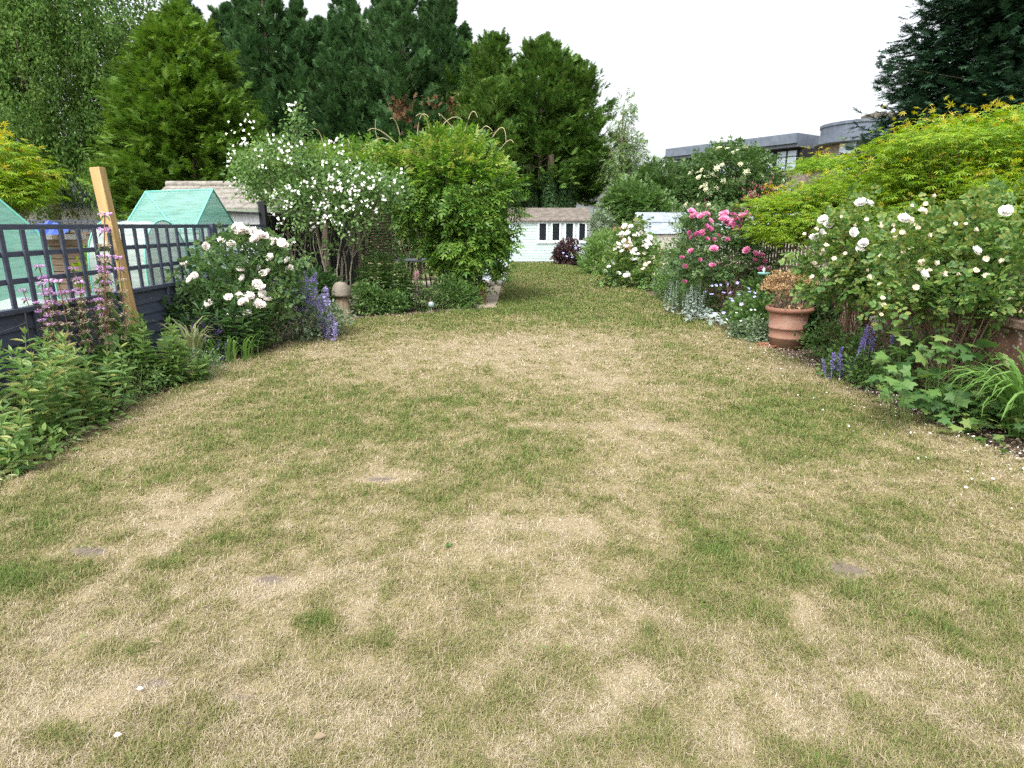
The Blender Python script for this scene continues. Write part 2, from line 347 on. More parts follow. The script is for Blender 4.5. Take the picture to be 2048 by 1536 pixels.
M['g_ash'] = leafmat('ash_leaf', [(.08, .15, .04), (.13, .21, .06), (.18, .26, .085)], .35)
M['g_elder'] = leafmat('elder_leaf', [(.035, .08, .02), (.065, .125, .03), (.11, .18, .05)], .3)
M['g_plum'] = leafmat('purple_leaf', [(.03, .012, .018), (.055, .025, .028), (.09, .05, .04)], .15)
M['g_strap'] = leafmat('strap_leaf', [(.07, .15, .03), (.12, .23, .05), (.17, .28, .07)], .3)
M['brownspray'] = leafmat('dead_spray', [(.1, .05, .022), (.16, .085, .035), (.2, .115, .05)], .1)
M['dry'] = leafmat('dried_bloom', [(.24, .14, .065), (.37, .24, .12), (.46, .33, .18)], .2, .8)
M['straw'] = leafmat('straw_litter', [(.1, .07, .045), (.22, .165, .1), (.38, .31, .22)], .1, .8, 8)
M['weed'] = leafmat('cut_weed', [(.2, .25, .1), (.32, .36, .17), (.42, .4, .24)], .2, .7, 5)
# ------------------------------------------------------------------ lawn shape and dryness
LE = np.array([(-2, -3.3), (3.87, -3.42), (5.7, -3.62), (7.1, -3.6), (8.6, -3.42), (10.3, -3.2), (11.4, -2.95), (11.9, -2.2), (12.35, -1.5), (12.75, -.95), (13.15, -.28), (15, -.26), (20, -.12), (29.3, .05)])
RE = np.array([(-2, 3.75), (4.2, 3.72), (8.6, 3.68), (12, 3.58), (15.7, 3.42), (19, 3.32), (22, 3.2), (25, 2.8), (27.5, 2.4), (29.3, 2.2)])
def xl(y): return np.interp(y, LE[:, 0], LE[:, 1]) + .035 * np.sin(y * 3.1) + .02 * np.sin(y * 8.3)
def xr(y): return np.interp(y, RE[:, 0], RE[:, 1]) + .035 * np.sin(y * 2.7 + 1) + .02 * np.sin(y * 7.3)
_gr = np.random.default_rng(11).random((6, 64, 64))
def vnoise(x, y, k):
    g = _gr[k]; xi, yi = np.floor(x).astype(int), np.floor(y).astype(int); fx, fy = x - xi, y - yi
    fx, fy = fx * fx * (3 - 2 * fx), fy * fy * (3 - 2 * fy)
    a, b, c, d = g[xi % 64, yi % 64], g[(xi + 1) % 64, yi % 64], g[xi % 64, (yi + 1) % 64], g[(xi + 1) % 64, (yi + 1) % 64]
    return (a * (1 - fx) + b * fx) * (1 - fy) + (c * (1 - fx) + d * fx) * fy
PATCH = [(1050, 690, 1.7, 1.3, .34), (930, 720, 1.0, .7, .2), (1180, 760, .8, .6, .16), (360, 1020, .32, .34, .5), (300, 1080, .25, .2, .42), (480, 950, .25, .3, .3),
         (1120, 1045, .38, .16, .42), (1100, 855, .3, .14, .4), (1300, 855, .25, .12, .38), (760, 955, .25, .1, .35), (640, 720, .8, .5, .1), (1600, 1210, .12, .1, .4),
         (1400, 1330, .6, .3, .25), (1150, 1180, .35, .25, .2), (560, 1180, .3, .15, .3), (60, 1240, .35, .2, .35), (90, 1400, .35, .15, .3), (1850, 1120, .3, .2, .3), (1700, 960, .6, .3, .14),
         (700, 1300, .4, .2, .15), (1950, 1000, .5, .3, .15), (1750, 1400, .6, .3, .2),
         (900, 650, 2.2, .5, -.35), (1020, 610, 1.3, 1.6, -.3), (1120, 540, 3.0, 2.2, -.38), (1100, 590, 1.2, .8, -.12), (1650, 850, .9, .7, -.24), (1750, 900, .5, .4, -.14), (1600, 780, .6, .6, -.16),
         (640, 1255, .09, .06, -.6), (740, 1285, .1, .06, -.45), (330, 1135, .1, .05, -.6), (440, 1080, .16, .06, -.5), (245, 1075, .12, .09, -.5), (30, 1160, .2, .12, -.55), (130, 1470, .12, .05, -.5), (250, 1310, .1, .05, -.45),
         (1000, 900, .9, .35, -.2), (850, 850, .35, .15, -.2), (620, 900, .3, .2, -.18), (1130, 1000, .6, .2, -.05), (1280, 1310, .18, .06, -.35), (1180, 1190, .15, .06, -.2), (930, 1160, .2, .1, -.2), (960, 740, .12, .1, -.3),
         (880, 800, .2, .1, -.3), (1030, 810, .12, .05, -.35), (700, 780, .6, .25, -.1), (450, 860, .5, .35, -.14), (200, 950, .5, .3, -.12), (1500, 870, .5, .3, .08), (1600, 950, .3, .15, -.2), (1420, 1110, .3, .12, -.15), (60, 1050, .4, .2, -.12)]
PW = [(G(a, b), rx, ry, d) for a, b, rx, ry, d in PATCH]
def dry(x, y):
    d = .45 + .0 * x
    d = d + np.clip((3.4 - y) / 2.2, 0, 1) * .11 + np.clip((y - 10.2) / 2.5, 0, 1) * -.24
    d = d + (vnoise(x * .9 + 3, y * .7 + 5, 0) - .5) * .3 + (vnoise(x * 2.6, y * 2.2, 1) - .5) * .3 + (vnoise(x * 7, y * 6, 2) - .5) * .34 + (vnoise(x * 17, y * 15, 3) - .5) * .34 + (vnoise(x * 37 + 3, y * 33, 4) - .5) * .22
    for c, rx, ry, a in PW:
        q = ((x - c[0]) / rx) ** 2 + ((y - c[1]) / ry) ** 2
        d = d + a * (.8 if a > 0 or a < -.39 else .62) * np.exp(-q * .8) * (.35 + 1.3 * vnoise(x * 8 + 9, y * 8, 4))
    return np.clip(d, .02, .95)
def bare(x, y):
    v = np.zeros_like(x)
    for (a, b, rx, ry) in ((175, 1105, .12, .07), (1690, 1140, .12, .13), (540, 1160, .1, .04), (480, 1400, .06, .03), (1730, 1075, .12, .04), (315, 1370, .08, .03), (760, 960, .12, .03), (45, 1041, .06, .03)):
        c = G(a, b); v = np.maximum(v, np.exp(-(((x - c[0]) / rx) ** 2 + ((y - c[1]) / ry) ** 2)) * (.5 + 1.0 * vnoise(x * 21, y * 21, 3)))
    return v
def lz(x, y):
    return .018 * (vnoise(x * 2.2, y * 2.0, 5) - .5) + .012 * (vnoise(x * 6, y * 6, 1) - .5) + .006
def build_ground():
    mb = MB(); mb.add([(-150, -20, -.06), (150, -20, -.06), (150, 260, -.06), (-150, 260, -.06)], np.array([[0, 1, 2, 3]]))
    o = mb.build('ground', pm('rough_grass_ground', (.11, .12, .05), (.26, .22, .11), .7, .95, .5, bs=20)); tag(o, kind='structure')
    def sheet(nm, ys, fa, fb, nx, zf, mat, attr=None, skirt=False):
        Y = np.repeat(ys[:, None], nx + 1, 1); u = np.linspace(0, 1, nx + 1)[None, :]
        X = fa(ys)[:, None] * (1 - u) + fb(ys)[:, None] * u; Z = zf(X, Y)
        if skirt:
            X = np.concatenate([X[:, :1], X, X[:, -1:]], 1); Y = np.concatenate([Y[:, :1], Y, Y[:, -1:]], 1); Z = np.concatenate([Z[:, :1] * 0 - .07, Z, Z[:, -1:] * 0 - .07], 1)
        a, b = X.shape; i = np.arange(a - 1)[:, None] * b + np.arange(b - 1)[None, :]
        f = np.stack([i, i + 1, i + b + 1, i + b], -1).reshape(-1, 4); mb = MB()
        mb.add(np.stack([X, Y, Z], -1), f, 0, True, None if attr is None else attr(X.ravel(), Y.ravel()))
        return tag(mb.build(nm, mat, None, 0, attr is not None), kind='structure')
    def ldry(x, y): return dry(x, y) + 1.3 * np.clip(bare(x, y) * 1.2, 0, 1) ** 1.5
    m, n, l = nt('lawn_thatch'); out = N(n, 'ShaderNodeOutputMaterial')
    sheet('lawn', np.concatenate([np.linspace(-2, 1.3, 8)[:-1], np.linspace(1.3, 13.4, 360)[:-1], np.linspace(13.4, 29.25, 200)]), xl, xr, 150, lz, grassmat('lawn_thatch', True), ldry, True)
    zb = lambda x, y: -.035 + .03 * (vnoise(x * 5, y * 5, 3) - .5) + .02 * (vnoise(x * 14, y * 14, 2) - .5)
    sheet('flower_bed_soil', np.linspace(1, 13.6, 200), lambda y: y * 0 - 4.62, lambda y: xl(y) + .12, 60, zb, M['soil'])
    sheet('flower_bed_soil', np.linspace(1, 29.2, 300), lambda y: xr(y) - .12, lambda y: y * 0 + 4.72, 30, zb, M['soil'])
    mb = MB(); mb.box(-4.4, -.32, 13.35, 19.6, -.2, .012); mb.box(-1.35, -.27, 12.95, 13.345, -.2, -.004)
    tag(mb.build('patio', brickmat('patio_paving', (.46, .38, .29), (.4, .33, .25), (.2, .16, .12), (0, 1, 2), 1.0, .62, .21, .008, .85, None, .5, .45)), kind='structure')
    mb = MB(); mb.box(-1.35, -.18, 19.62, 33, -.1, .02)
    tag(mb.build('path', pm('grey_path', (.33, .36, .4), (.42, .45, .5), 3, .8, .2)), kind='structure')
build_ground()
def build_grass():
    n = 900000; u = rng.random(n); a, b = 1.45, 29.25; k = -.62
    Y = (a ** k + u * (b ** k - a ** k)) ** (1 / k)
    L = np.maximum(xl(Y) - .03, -.88 * Y - .2); Rr = np.minimum(xr(Y) + .03, .88 * Y + .2)
    X = L + rng.random(n) * (Rr - L)
    d = dry(X, Y); br = bare(X, Y)
    keep = rng.random(n) > np.clip(br * .95, 0, .9); X, Y, d = X[keep], Y[keep], d[keep]; n = len(X)
    sc = np.maximum(1, Y / 2.3)
    w = .00125 * sc ** .98 * rng.uniform(.7, 1.3, n); ln = rng.uniform(.015, .04, n) * (1 + Y / 30) * (1.45 - .7 * d) * (.7 + .6 * vnoise(X * 13, Y * 12, 5))
    wild = rng.random(n) < .025; ln[wild] *= 1.6
    az = rng.random(n) * 2 * np.pi + .8 * vnoise(X * 3, Y * 3, 0); el = np.clip(rng.normal(.86 - .66 * d, .36, n), .03, 1.4)
    dx, dy = np.cos(az), np.sin(az); sx, sy = -dy, dx
    z0 = lz(X, Y) - .003
    B = np.stack([X, Y, z0], -1); D = np.stack([dx * np.cos(el), dy * np.cos(el), np.sin(el)], -1)
    el2 = el - rng.uniform(.2, .9, n); D2 = np.stack([dx * np.cos(el2), dy * np.cos(el2), np.sin(el2)], -1)
    S = np.stack([sx, sy, sx * 0], -1) * w[:, None]
    mid = B + D * (ln * .55)[:, None]; tip = mid + D2 * (ln * .45)[:, None]; tip[:, 2] = np.maximum(tip[:, 2], z0 + .004)
    V = np.stack([B - S, B + S, mid + S * .85, mid - S * .85, tip], 1)
    i = np.arange(n)[:, None] * 5
    mb = MB(); mb.add(V, [i + np.array([[0, 1, 2, 3]]), i + np.array([[3, 2, 4]])], 0, False, np.repeat(d, 5))
    tag(mb.build('lawn_grass', grassmat('grass_blade'), None, 0, True), 'short drought-dried lawn grass, straw and green mixed', 'grass', kind='stuff')
build_grass()
def scatter(name, label, mat, pts, size, tpl=T_DIA, flat=.35, cat='litter', zf=None):
    pts = np.asarray(pts); n = len(pts); t = rnd(n); t[:, 2] *= flat; nn = rnd(n, .35) + UP
    mb = MB(); mb.inst(tpl, pts, t, nn, rng.uniform(size[0], size[1], n)); return tag(mb.build(name, mat), label, cat, kind='stuff')
# ------------------------------------------------------------------ plant builders
def blobpts(blobs, n, lo=.65, hi=1.0):
    b = np.array(blobs, float); w = (b[:, 3] * b[:, 4] + b[:, 4] * b[:, 5] + b[:, 3] * b[:, 5]); w /= w.sum()
    k = rng.choice(len(b), n, p=w); d = rnd(n); d /= np.linalg.norm(d, axis=1)[:, None]
    r = rng.uniform(lo ** 2, hi ** 2, n) ** .5
    P = b[k, :3] + d * b[k, 3:] * r[:, None]; o = d / b[k, 3:]; o /= np.linalg.norm(o, axis=1)[:, None]
    return P, o
def foliage(mb, blobs, n, tpl, size, K=None, sd=.1, out=.8, up=.3, ra=.6, nup=.8, lo=.6, hi=1.0, zmin=.0, mi=0, flat=1.0, droop=0):
    if K:
        C, O = blobpts(blobs, K, lo, hi); k = rng.integers(0, K, n); J = rnd(n, sd); J[:, 2] *= flat; P = C[k] + J; o = O[k] + J / sd * .35
    else: P, o = blobpts(blobs, n, lo, hi)
    ok = P[:, 2] > zmin; P, o = P[ok], o[ok]; n = len(P)
    t = o * out + UP * (up - droop) + rnd(n, ra * .6); nn = UP * nup + o * .5 + rnd(n, .35)
    mb.inst(tpl, P, t, nn, rng.uniform(size[0], size[1], n), mi)
    return P, o
def bez(a, b, bow, k=6):
    a, b = np.array(a, float), np.array(b, float); u = np.linspace(0, 1, k)[:, None]
    return a * (1 - u) + b * u + np.sin(u * np.pi) * np.array(bow)
def stems_to(mb, base, pts, r0, r1, spread=.1, bow=.1, k=6, sides=5, mi=0):
    for p in pts:
        b = np.array(base, float) + np.array([rng.normal() * spread, rng.normal() * spread, 0])
        mb.tube(bez(b, p, np.append(rng.normal(size=2) * bow, 0), k), r0, r1, sides, mi)
def bush(name, label, cat, base, blobs, n, tpl, size, mat, stemmat=None, nst=8, r0=.008, group=None, foln='foliage', **kw):
    rt = thing(name, label, cat, base, group)
    if stemmat is not None:
        mb = MB(); P, _ = blobpts(blobs, nst, .3, .85); stems_to(mb, base, P, r0, r0 * .4, .06, .08); mb.build('stems', stemmat, rt)
    mb = MB(); P, o = foliage(mb, blobs, n, tpl, size, **kw); mb.build(foln, mat, rt)
    return rt, P, o
def upright(name, label, cat, base, ns, h, spread, tpl, lsize, mat, stemmat, nodes=12, per=2, r0=.004, group=None, lean=.12, z0=.1, tap=.5, up=.35):
    """clump of upright stems with leaves in pairs or whorls"""
    rt = thing(name, label, cat, base, group); ms, ml = MB(), MB()
    for i in range(ns):
        a = rng.random() * 2 * np.pi; q = spread * rng.random() ** .5; b = np.array(base) + (math.cos(a) * q, math.sin(a) * q * .9, 0)
        hh = h * rng.uniform(.72, 1.06) * (1 - .25 * q / (spread + 1e-6)); e = b + np.array([math.cos(a) * hh * lean * rng.random() + rng.normal() * .03, math.sin(a) * hh * lean * rng.random() + rng.normal() * .03, hh])
        pts = bez(b, e, np.append(rng.normal(size=2) * .03, 0), 6); ms.tube(pts, r0, r0 * .5, 4)
        u = np.repeat(np.linspace(z0, 1, nodes), per); k = len(u); P = np.stack([np.interp(u, np.linspace(0, 1, 6), pts[:, j]) for j in range(3)], -1)
        az = (np.tile(np.arange(per), nodes) * 2 * np.pi / per + np.repeat(np.arange(nodes), per) * (np.pi / per) + rng.random() * 6 + rng.normal(size=k) * .25)
        el = up + (u - .5) * .5 + rng.normal(size=k) * .2 + np.where(u > .93, .5, 0)
        t = np.stack([np.cos(az) * np.cos(el), np.sin(az) * np.cos(el), np.sin(el)], -1)
        sz = rng.uniform(lsize[0], lsize[1], k) * (1 - tap * u ** 2)
        ml.inst(tpl, P, t, UP + rnd(k, .25), sz)
    ms.build('stems', stemmat, rt); ml.build('foliage', mat, rt)
    return rt
def rose_mesh(name, mat, seed, R=.05, layers=((7, 1.0, .25), (6, .8, .7), (5, .55, 1.1), (4, .3, 1.4)), ragged=.0):
    r = np.random.default_rng(seed); mb = MB()
    for li, (k, rad, el) in enumerate(layers):
        for q in range(k):
            a = 2 * np.pi * (q + .5 * li) / k + r.normal() * .15; e = el + r.normal() * .12 + r.uniform(-1, 1) * ragged
            ns_, L = 4, rad * R * r.uniform(.85, 1.15); v = []
            for i in range(ns_):
                u = i / (ns_ - 1); ee = e + .9 * (u - .35) * (1 if li else .4)
                rr = L * (u * math.cos(e) + .05); zz = L * (math.sin(e) * u + .25 * u * u) + .1 * R * li
                wd = 1.25 * L * math.sin(min(1, u * 1.25 + .12) * np.pi * .62) * (1.05 if li < 2 else .8)
                for s in (-1, 0, 1):
                    x, y = rr - abs(s) * .18 * wd, s * wd * .62
                    v.append((x * math.cos(a) - y * math.sin(a), x * math.sin(a) + y * math.cos(a), zz + abs(s) * .12 * L + r.normal() * .02 * R))
            f = [[3 * i + j, 3 * i + j + 1, 3 * i + j + 4, 3 * i + j + 3] for i in range(ns_ - 1) for j in range(2)]
            mb.add(v, np.array(f), 0, True)
    return mb.mesh(name, mat)
def flower5(name, mat, R=.02, k=5, w=.75, cup=.25, rows=1):
    mb = MB()
    for rw in range(rows):
        for q in range(k):
            a = 2 * np.pi * (q + .5 * rw) / k; d = np.array([math.cos(a), math.sin(a), cup + .5 * rw]); s = np.array([-math.sin(a), math.cos(a), 0]); Rr = R * (1 - .3 * rw)
            mb.add([d * Rr * .08, d * Rr * .6 + s * Rr * w * .5, d * Rr, d * Rr * .6 - s * Rr * w * .5], np.array([[0, 1, 2, 3]]))
    return mb.mesh(name, mat)
def face_rot(p, tilt=.6):
    """tilt a bloom up and out in a random direction"""
    return (rng.normal() * tilt, rng.normal() * tilt, rng.random() * 6.28)
def out_rot(o, j=.35):
    v = Vector((o[0] + rng.normal() * j, o[1] + rng.normal() * j, o[2] + .35 + rng.normal() * j)); e = v.to_track_quat('Z', 'Y').to_euler(); return tuple(e)
# ================================================================== left boundary
FX = -4.6
def lap_panel(y0, y1, label, trellis=True, wave=7):
    rt = thing('trellis_fence', label, 'fence panel', (FX, (y0 + y1) / 2, 0), 'slate painted fence panels')
    mb = MB(); nb = 6; zt, zb = .9, .13; h = (zt - zb) / nb; ys = np.linspace(y0, y1, 15)
    for i in range(nb):
        a = zb + i * h - .025; b = zb + (i + 1) * h
        lo = a + .012 * (np.array([vnoise(np.array([y * 2.1]), np.array([i * 3.3 + wave]), 2)[0] for y in ys]) - .5)
        for face in (0,):
            v = []
            for y, l in zip(ys, lo): v += [(FX + .026, y, l), (FX + .006, y, b), (FX - .008, y, b), (FX + .012, y, l)]
            k = len(ys); q = np.arange(k - 1)[:, None] * 4
            f = np.concatenate([q + np.array([[0, 4, 5, 1]]), q + np.array([[2, 6, 7, 3]]), q + np.array([[3, 7, 4, 0]])]); mb.add(v, f)
    mb.build('lap_boards', M['slate'], rt)
    for y in (y0 + .03, y0 + (y1 - y0) * .36, y0 + (y1 - y0) * .68, y1 - .03): MB().box(FX + .027, FX + .05, y - .022, y + .022, .12, .9).build('batten', M['slate'], rt, .003)
    MB().box(FX - .03, FX + .055, y0, y1, .902, .95).build('capping_rail', M['slate'], rt, .004)
    if trellis:
        mb = MB()
        for z in (1.68, 1.435, 1.19): mb.box(FX - .02, FX + .012, y0, y1, z - .025, z + .025)
        k = int(round((y1 - y0) / .262))
        for i in range(k + 1):
            y = y0 + .03 + (y1 - y0 - .06) * i / k; mb.box(FX + .014, FX + .036, y - .026, y + .026, .951, 1.66)
        mb.build('trellis', M['slate'], rt, .003)
    mb = MB().box(FX - .03, FX + .02, y0, y1, -.1, .118); mb.build('gravel_board', M['brownwood'], rt)
    return rt
lap_panel(5.2, 7.33, 'slate blue lap fence panel with trellis top behind mauve flower spires')
lap_panel(7.52, 9.78, 'slate blue lap fence panel with trellis right of bare timber post')
lap_panel(9.92, 11.9, 'slate trellis fence panel half hidden behind the white rose bush')
def post(name, label, x, y, w, h, mat, cap=None, group=None):
    rt = thing(name, label, 'fence post', (x, y, 0), group); MB().box(x - w / 2, x + w / 2, y - w / 2, y + w / 2, -.1, h).build('shaft', mat, rt, .006)
    if cap: MB().box(x - w * .62, x + w * .62, y - w * .62, y + w * .62, h + .001, h + .03).build('cap', cap, rt, .006)
    return rt
post('fence_post', 'tall bare new timber post standing above the trellis fence', FX + .1, 7.42, .115, 2.33, M['timber']).rotation_euler = (0, R_(-4.2), 0)
post('fence_post', 'slate painted post between two trellis panels beside the white roses', FX, 9.85, .09, 1.72, M['slate'])
post('fence_post', 'black post with small arm where trellis meets black boarding', FX, 11.97, .12, 2.12, M['black'])
pp = [o for o in COL.objects if o.get('label', '').startswith('black post')][0]
MB().beam((FX - .62, 11.9, 1.93), (FX - .02, 11.88, 1.9), .1, .035).build('arm', M['black'], pp, .004)
for i, y0 in enumerate((12.06, 14.06, 16.06, 18.06)):
    y1 = y0 + 1.98
    rt = thing('boarded_fence', ['black boarded fence panel directly behind the white flowering shrub', 'black boarded fence panel in the shade at the edge of the pergola', 'black boarded fence panel along the shaded patio under wisteria', 'farthest black boarded fence panel at the dark back of the pergola'][i], 'fence panel', (FX, (y0 + y1) / 2, 0), 'black boarded fence panels')
    mb = MB(); k = 14
    for j in range(k): 
        a = y0 + (y1 - y0) * j / k; mb.box(FX + .005 + .01 * (j % 2), FX + .024 + .01 * (j % 2), a, a + (y1 - y0) / k + .004, .05, 1.86 + .01 * rng.random())
    mb.build('boards', M['black'], rt)
    MB().box(FX - .04, FX + .06, y0, y1, 1.875, 1.91).build('capping_rail', M['black'], rt, .004)
# ------------------------------------------------------------------ next garden on the left
def quadmesh(pts, div=8, jit=0.0, thick=.0):
    a, b, c, d = [np.array(p, float) for p in pts]; u = np.linspace(0, 1, div + 1)
    U, V = np.meshgrid(u, u); P = a * ((1 - U) * (1 - V))[..., None] + b * (U * (1 - V))[..., None] + c * (U * V)[..., None] + d * ((1 - U) * V)[..., None]
    if jit: P = P + (np.sin(U * np.pi) * np.sin(V * np.pi))[..., None] * (rng.normal(size=P.shape) * jit * .35 + np.array([0, 0, -jit * 2]))
    i = np.arange(div)[:, None] * (div + 1) + np.arange(div)[None, :]
    return P.reshape(-1, 3), np.stack([i, i + 1, i + div + 2, i + div + 1], -1).reshape(-1, 4)
# peaked tent
rt = thing('net_cage', 'peaked green net cage with a sagging ridge in front of the tiled shed', 'net cage', (-6.3, 12.4, 0))
xa, xb = -6.98, -5.7; ya, ym, yb = 11.55, 12.45, 13.35; zr, ze = 2.31, 1.62
mb = MB(); sl = [((xa, ya, ze), (xb, ya, ze), (xb, ym, zr + .04), (xa, ym, zr)), ((xb, yb, ze), (xa, yb, ze), (xa, ym, zr), (xb, ym, zr + .04)), ((xa - .35, ya, .0), (xb, ya, .0), (xb, ya, ze), (xa, ya, ze)), ((xb, ya, .0), (xb, yb, .0), (xb, yb, ze), (xb, ya, ze)),
    ((xa - .2, ya, .0), (xa - .2, yb, .0), (xa, yb, ze), (xa, ya, ze))]
for s in sl: v, f = quadmesh(s, 12, .022); mb.add(v, f, 0, True)
for x in (xa, xb): mb.add([(x, ya, ze), (x, yb, ze), (x, ym, zr + (.04 if x == xb else 0))], np.array([[0, 1, 2]]))
mb.build('netting', M['net'], rt)
mb = MB()
for a, b in (((xa, ym, zr), (xb, ym, zr + .04)), ((xb, ya, ze), (xb, ym, zr + .04)), ((xb, yb, ze), (xb, ym, zr + .04)), ((xa, ya, ze), (xa, ym, zr)), ((xa, ym, zr), (xb - .35, ya, ze)), ((xb, ya, 0), (xb, ya, ze)), ((xa, ya, 0), (xa, ya, ze)), ((xb, yb, 0), (xb, yb, ze))):
    mb.tube([a, b], .018, None, 6)
mb.build('frame', M['polytape'], rt)
# near net house, gable turned towards the lawn
rt = thing('net_cage', 'tall green net house behind the trellis at the left edge', 'net cage', (-7.1, 8.0, 0))
c0 = np.array([-5.98, 8.3]); gv = np.array([-.81, -.58]); dv = np.array([-.6, .8]); prof = [(0, 0), (.04, 1.42), (.12, 1.62), (.5, 2.08), (1.3, 2.7), (2.1, 2.08), (2.5, 1.6), (2.6, 0)]
def nh(a_, d_, z): p = c0 + gv * a_ + dv * d_; return (p[0], p[1], z)
mb = MB()
for p, q in zip(prof[:-1], prof[1:]): v, f = quadmesh((nh(p[0], 0, p[1]), nh(q[0], 0, q[1]), nh(q[0], 2, q[1]), nh(p[0], 2, p[1])), 8, .02); mb.add(v, f, 0, True)
for d_ in (0, 2):
    k = len(prof); mb.add([nh(p[0], d_, p[1]) for p in prof] + [nh(1.3, d_ + .03, .9)], np.array([[i, i + 1, k] for i in range(k - 1)]))
mb.build('netting', M['net'], rt)
mb = MB()
for d_ in (-.01, 2): mb.tube([nh(p[0], d_, p[1]) for p in prof], .014, None, 6)
for p in prof[1:-1]: mb.tube([nh(p[0], 0, p[1] + .005), nh(p[0], 2, p[1] + .005)], .01, None, 5)
mb.build('frame', M['polytape'], rt)
# fleece tunnel
rt = thing('fleece_tunnel', 'white fleece tunnel with arched end between timber post and green tent', 'cloche', (-6.3, 9.9, 0))
mb = MB(); a = np.linspace(0, np.pi, 13); ar = np.stack([9.92 - .62 * np.cos(a), 1.1 + .66 * np.sin(a)], -1); ar = np.concatenate([[[9.3, 0]], ar, [[10.54, 0]]])
xs = np.linspace(-6.2, -5.38, 7); V = np.array([[(x + .03 * (i % 2), y, z - .02 * (i % 2)) for (y, z) in ar] for i, x in enumerate(xs)]); k = len(ar)
i = np.arange(6)[:, None] * k + np.arange(k - 1)[None, :]; mb.add(V, np.stack([i, i + k, i + k + 1, i + 1], -1).reshape(-1, 4), 0, True)
for x in (-5.39, -6.2): mb.add([(x, y, z) for y, z in ar] + [(x, 9.92, .7)], np.array([[j, j + 1, k] for j in range(k - 1)]))
mb.build('fleece', M['fleece'], rt)
for x in (-5.37, -6.2): MB().tube([(x, y, z + .006) for y, z in ar], .013, None, 6).build('hoop', M['polytape'], rt)
# low bed fleece
rt = thing('crop_cover', 'low crumpled white crop cover on the ground behind the fence', 'cloche', (-5.8, 8.6, 0))
mb = MB(); gx, gy = np.meshgrid(np.linspace(-6.9, -4.95, 20), np.linspace(7.6, 9.1, 16)); e = np.clip(np.minimum((gx + 6.9) * (-4.95 - gx), (gy - 7.6) * (9.1 - gy)) * 3, 0, 1)
gz = -.05 + e ** .5 * (.75 + .12 * vnoise(gx * 3, gy * 3, 2)); i = np.arange(15)[:, None] * 20 + np.arange(19)[None, :]
mb.add(np.stack([gx, gy, gz], -1), np.stack([i, i + 1, i + 21, i + 20], -1).reshape(-1, 4), 0, True); mb.build('cover', M['fleece'], rt)
# brown lap fence with trellis, far neighbour
for j, x0 in enumerate((-12.2, -10.35, -8.5)):
    rt = thing('lap_fence', ['brown lap fence panel with lattice top behind the left net house', 'brown lap fence panel with lattice top beside the blue tarp', 'brown lap fence panel with lattice seen between net house and timber post'][j], 'fence panel', (x0 + .9, 13.9, 0), 'brown lap fence panels')
    mb = MB()
    for i in range(10): mb.beam((x0, 13.9 - .01, .1 + i * .135), (x0 + 1.78, 13.9 - .01, .1 + i * .135), .022, .15, (0, .12, 1) if False else (0, 0, 1))
    mb.build('lap_boards', M['brownwood'], rt)
    for x in (x0, x0 + .6, x0 + 1.2, x0 + 1.78): MB().box(x - .03, x + .03, 13.84, 13.875, 0, 1.5).build('batten', M['brownwood'], rt)
    MB().box(x0, x0 + 1.78, 13.82, 13.88, 1.501, 1.54).build('rail', M['brownwood'], rt)
    mb = MB()
    for k in range(14): mb.box(x0 + k * .136 - .015, x0 + k * .136 + .015, 13.85, 13.865, 1.541, 1.78)
    for z in (1.6, 1.68, 1.78): mb.box(x0, x0 + 1.78, 13.866, 13.88, z - .015, z + .015)
    mb.build('lattice', M['slate'], rt)
rt = thing('tarpaulin', 'bunched blue tarpaulin hung on the far brown lap fence', 'tarpaulin', (-9.9, 13.6, 1.4))
mb = MB(); gx, gy = np.meshgrid(np.linspace(-10.25, -9.4, 18), np.linspace(0, 1, 10)); pk = np.clip(1 - np.abs(gx + 9.85) / .5, 0, 1) + .12 * np.sin(gx * 31)
gz = 1.5 + (.13 + .15 * pk) * gy; gY = 13.5 + .26 * gy + .04 * np.cos(gx * 27); i = np.arange(9)[:, None] * 18 + np.arange(17)[None, :]
mb.add(np.stack([gx, gY, gz], -1), np.stack([i, i + 1, i + 19, i + 18], -1).reshape(-1, 4)); mb.build('sheet', M['tarp'], rt)
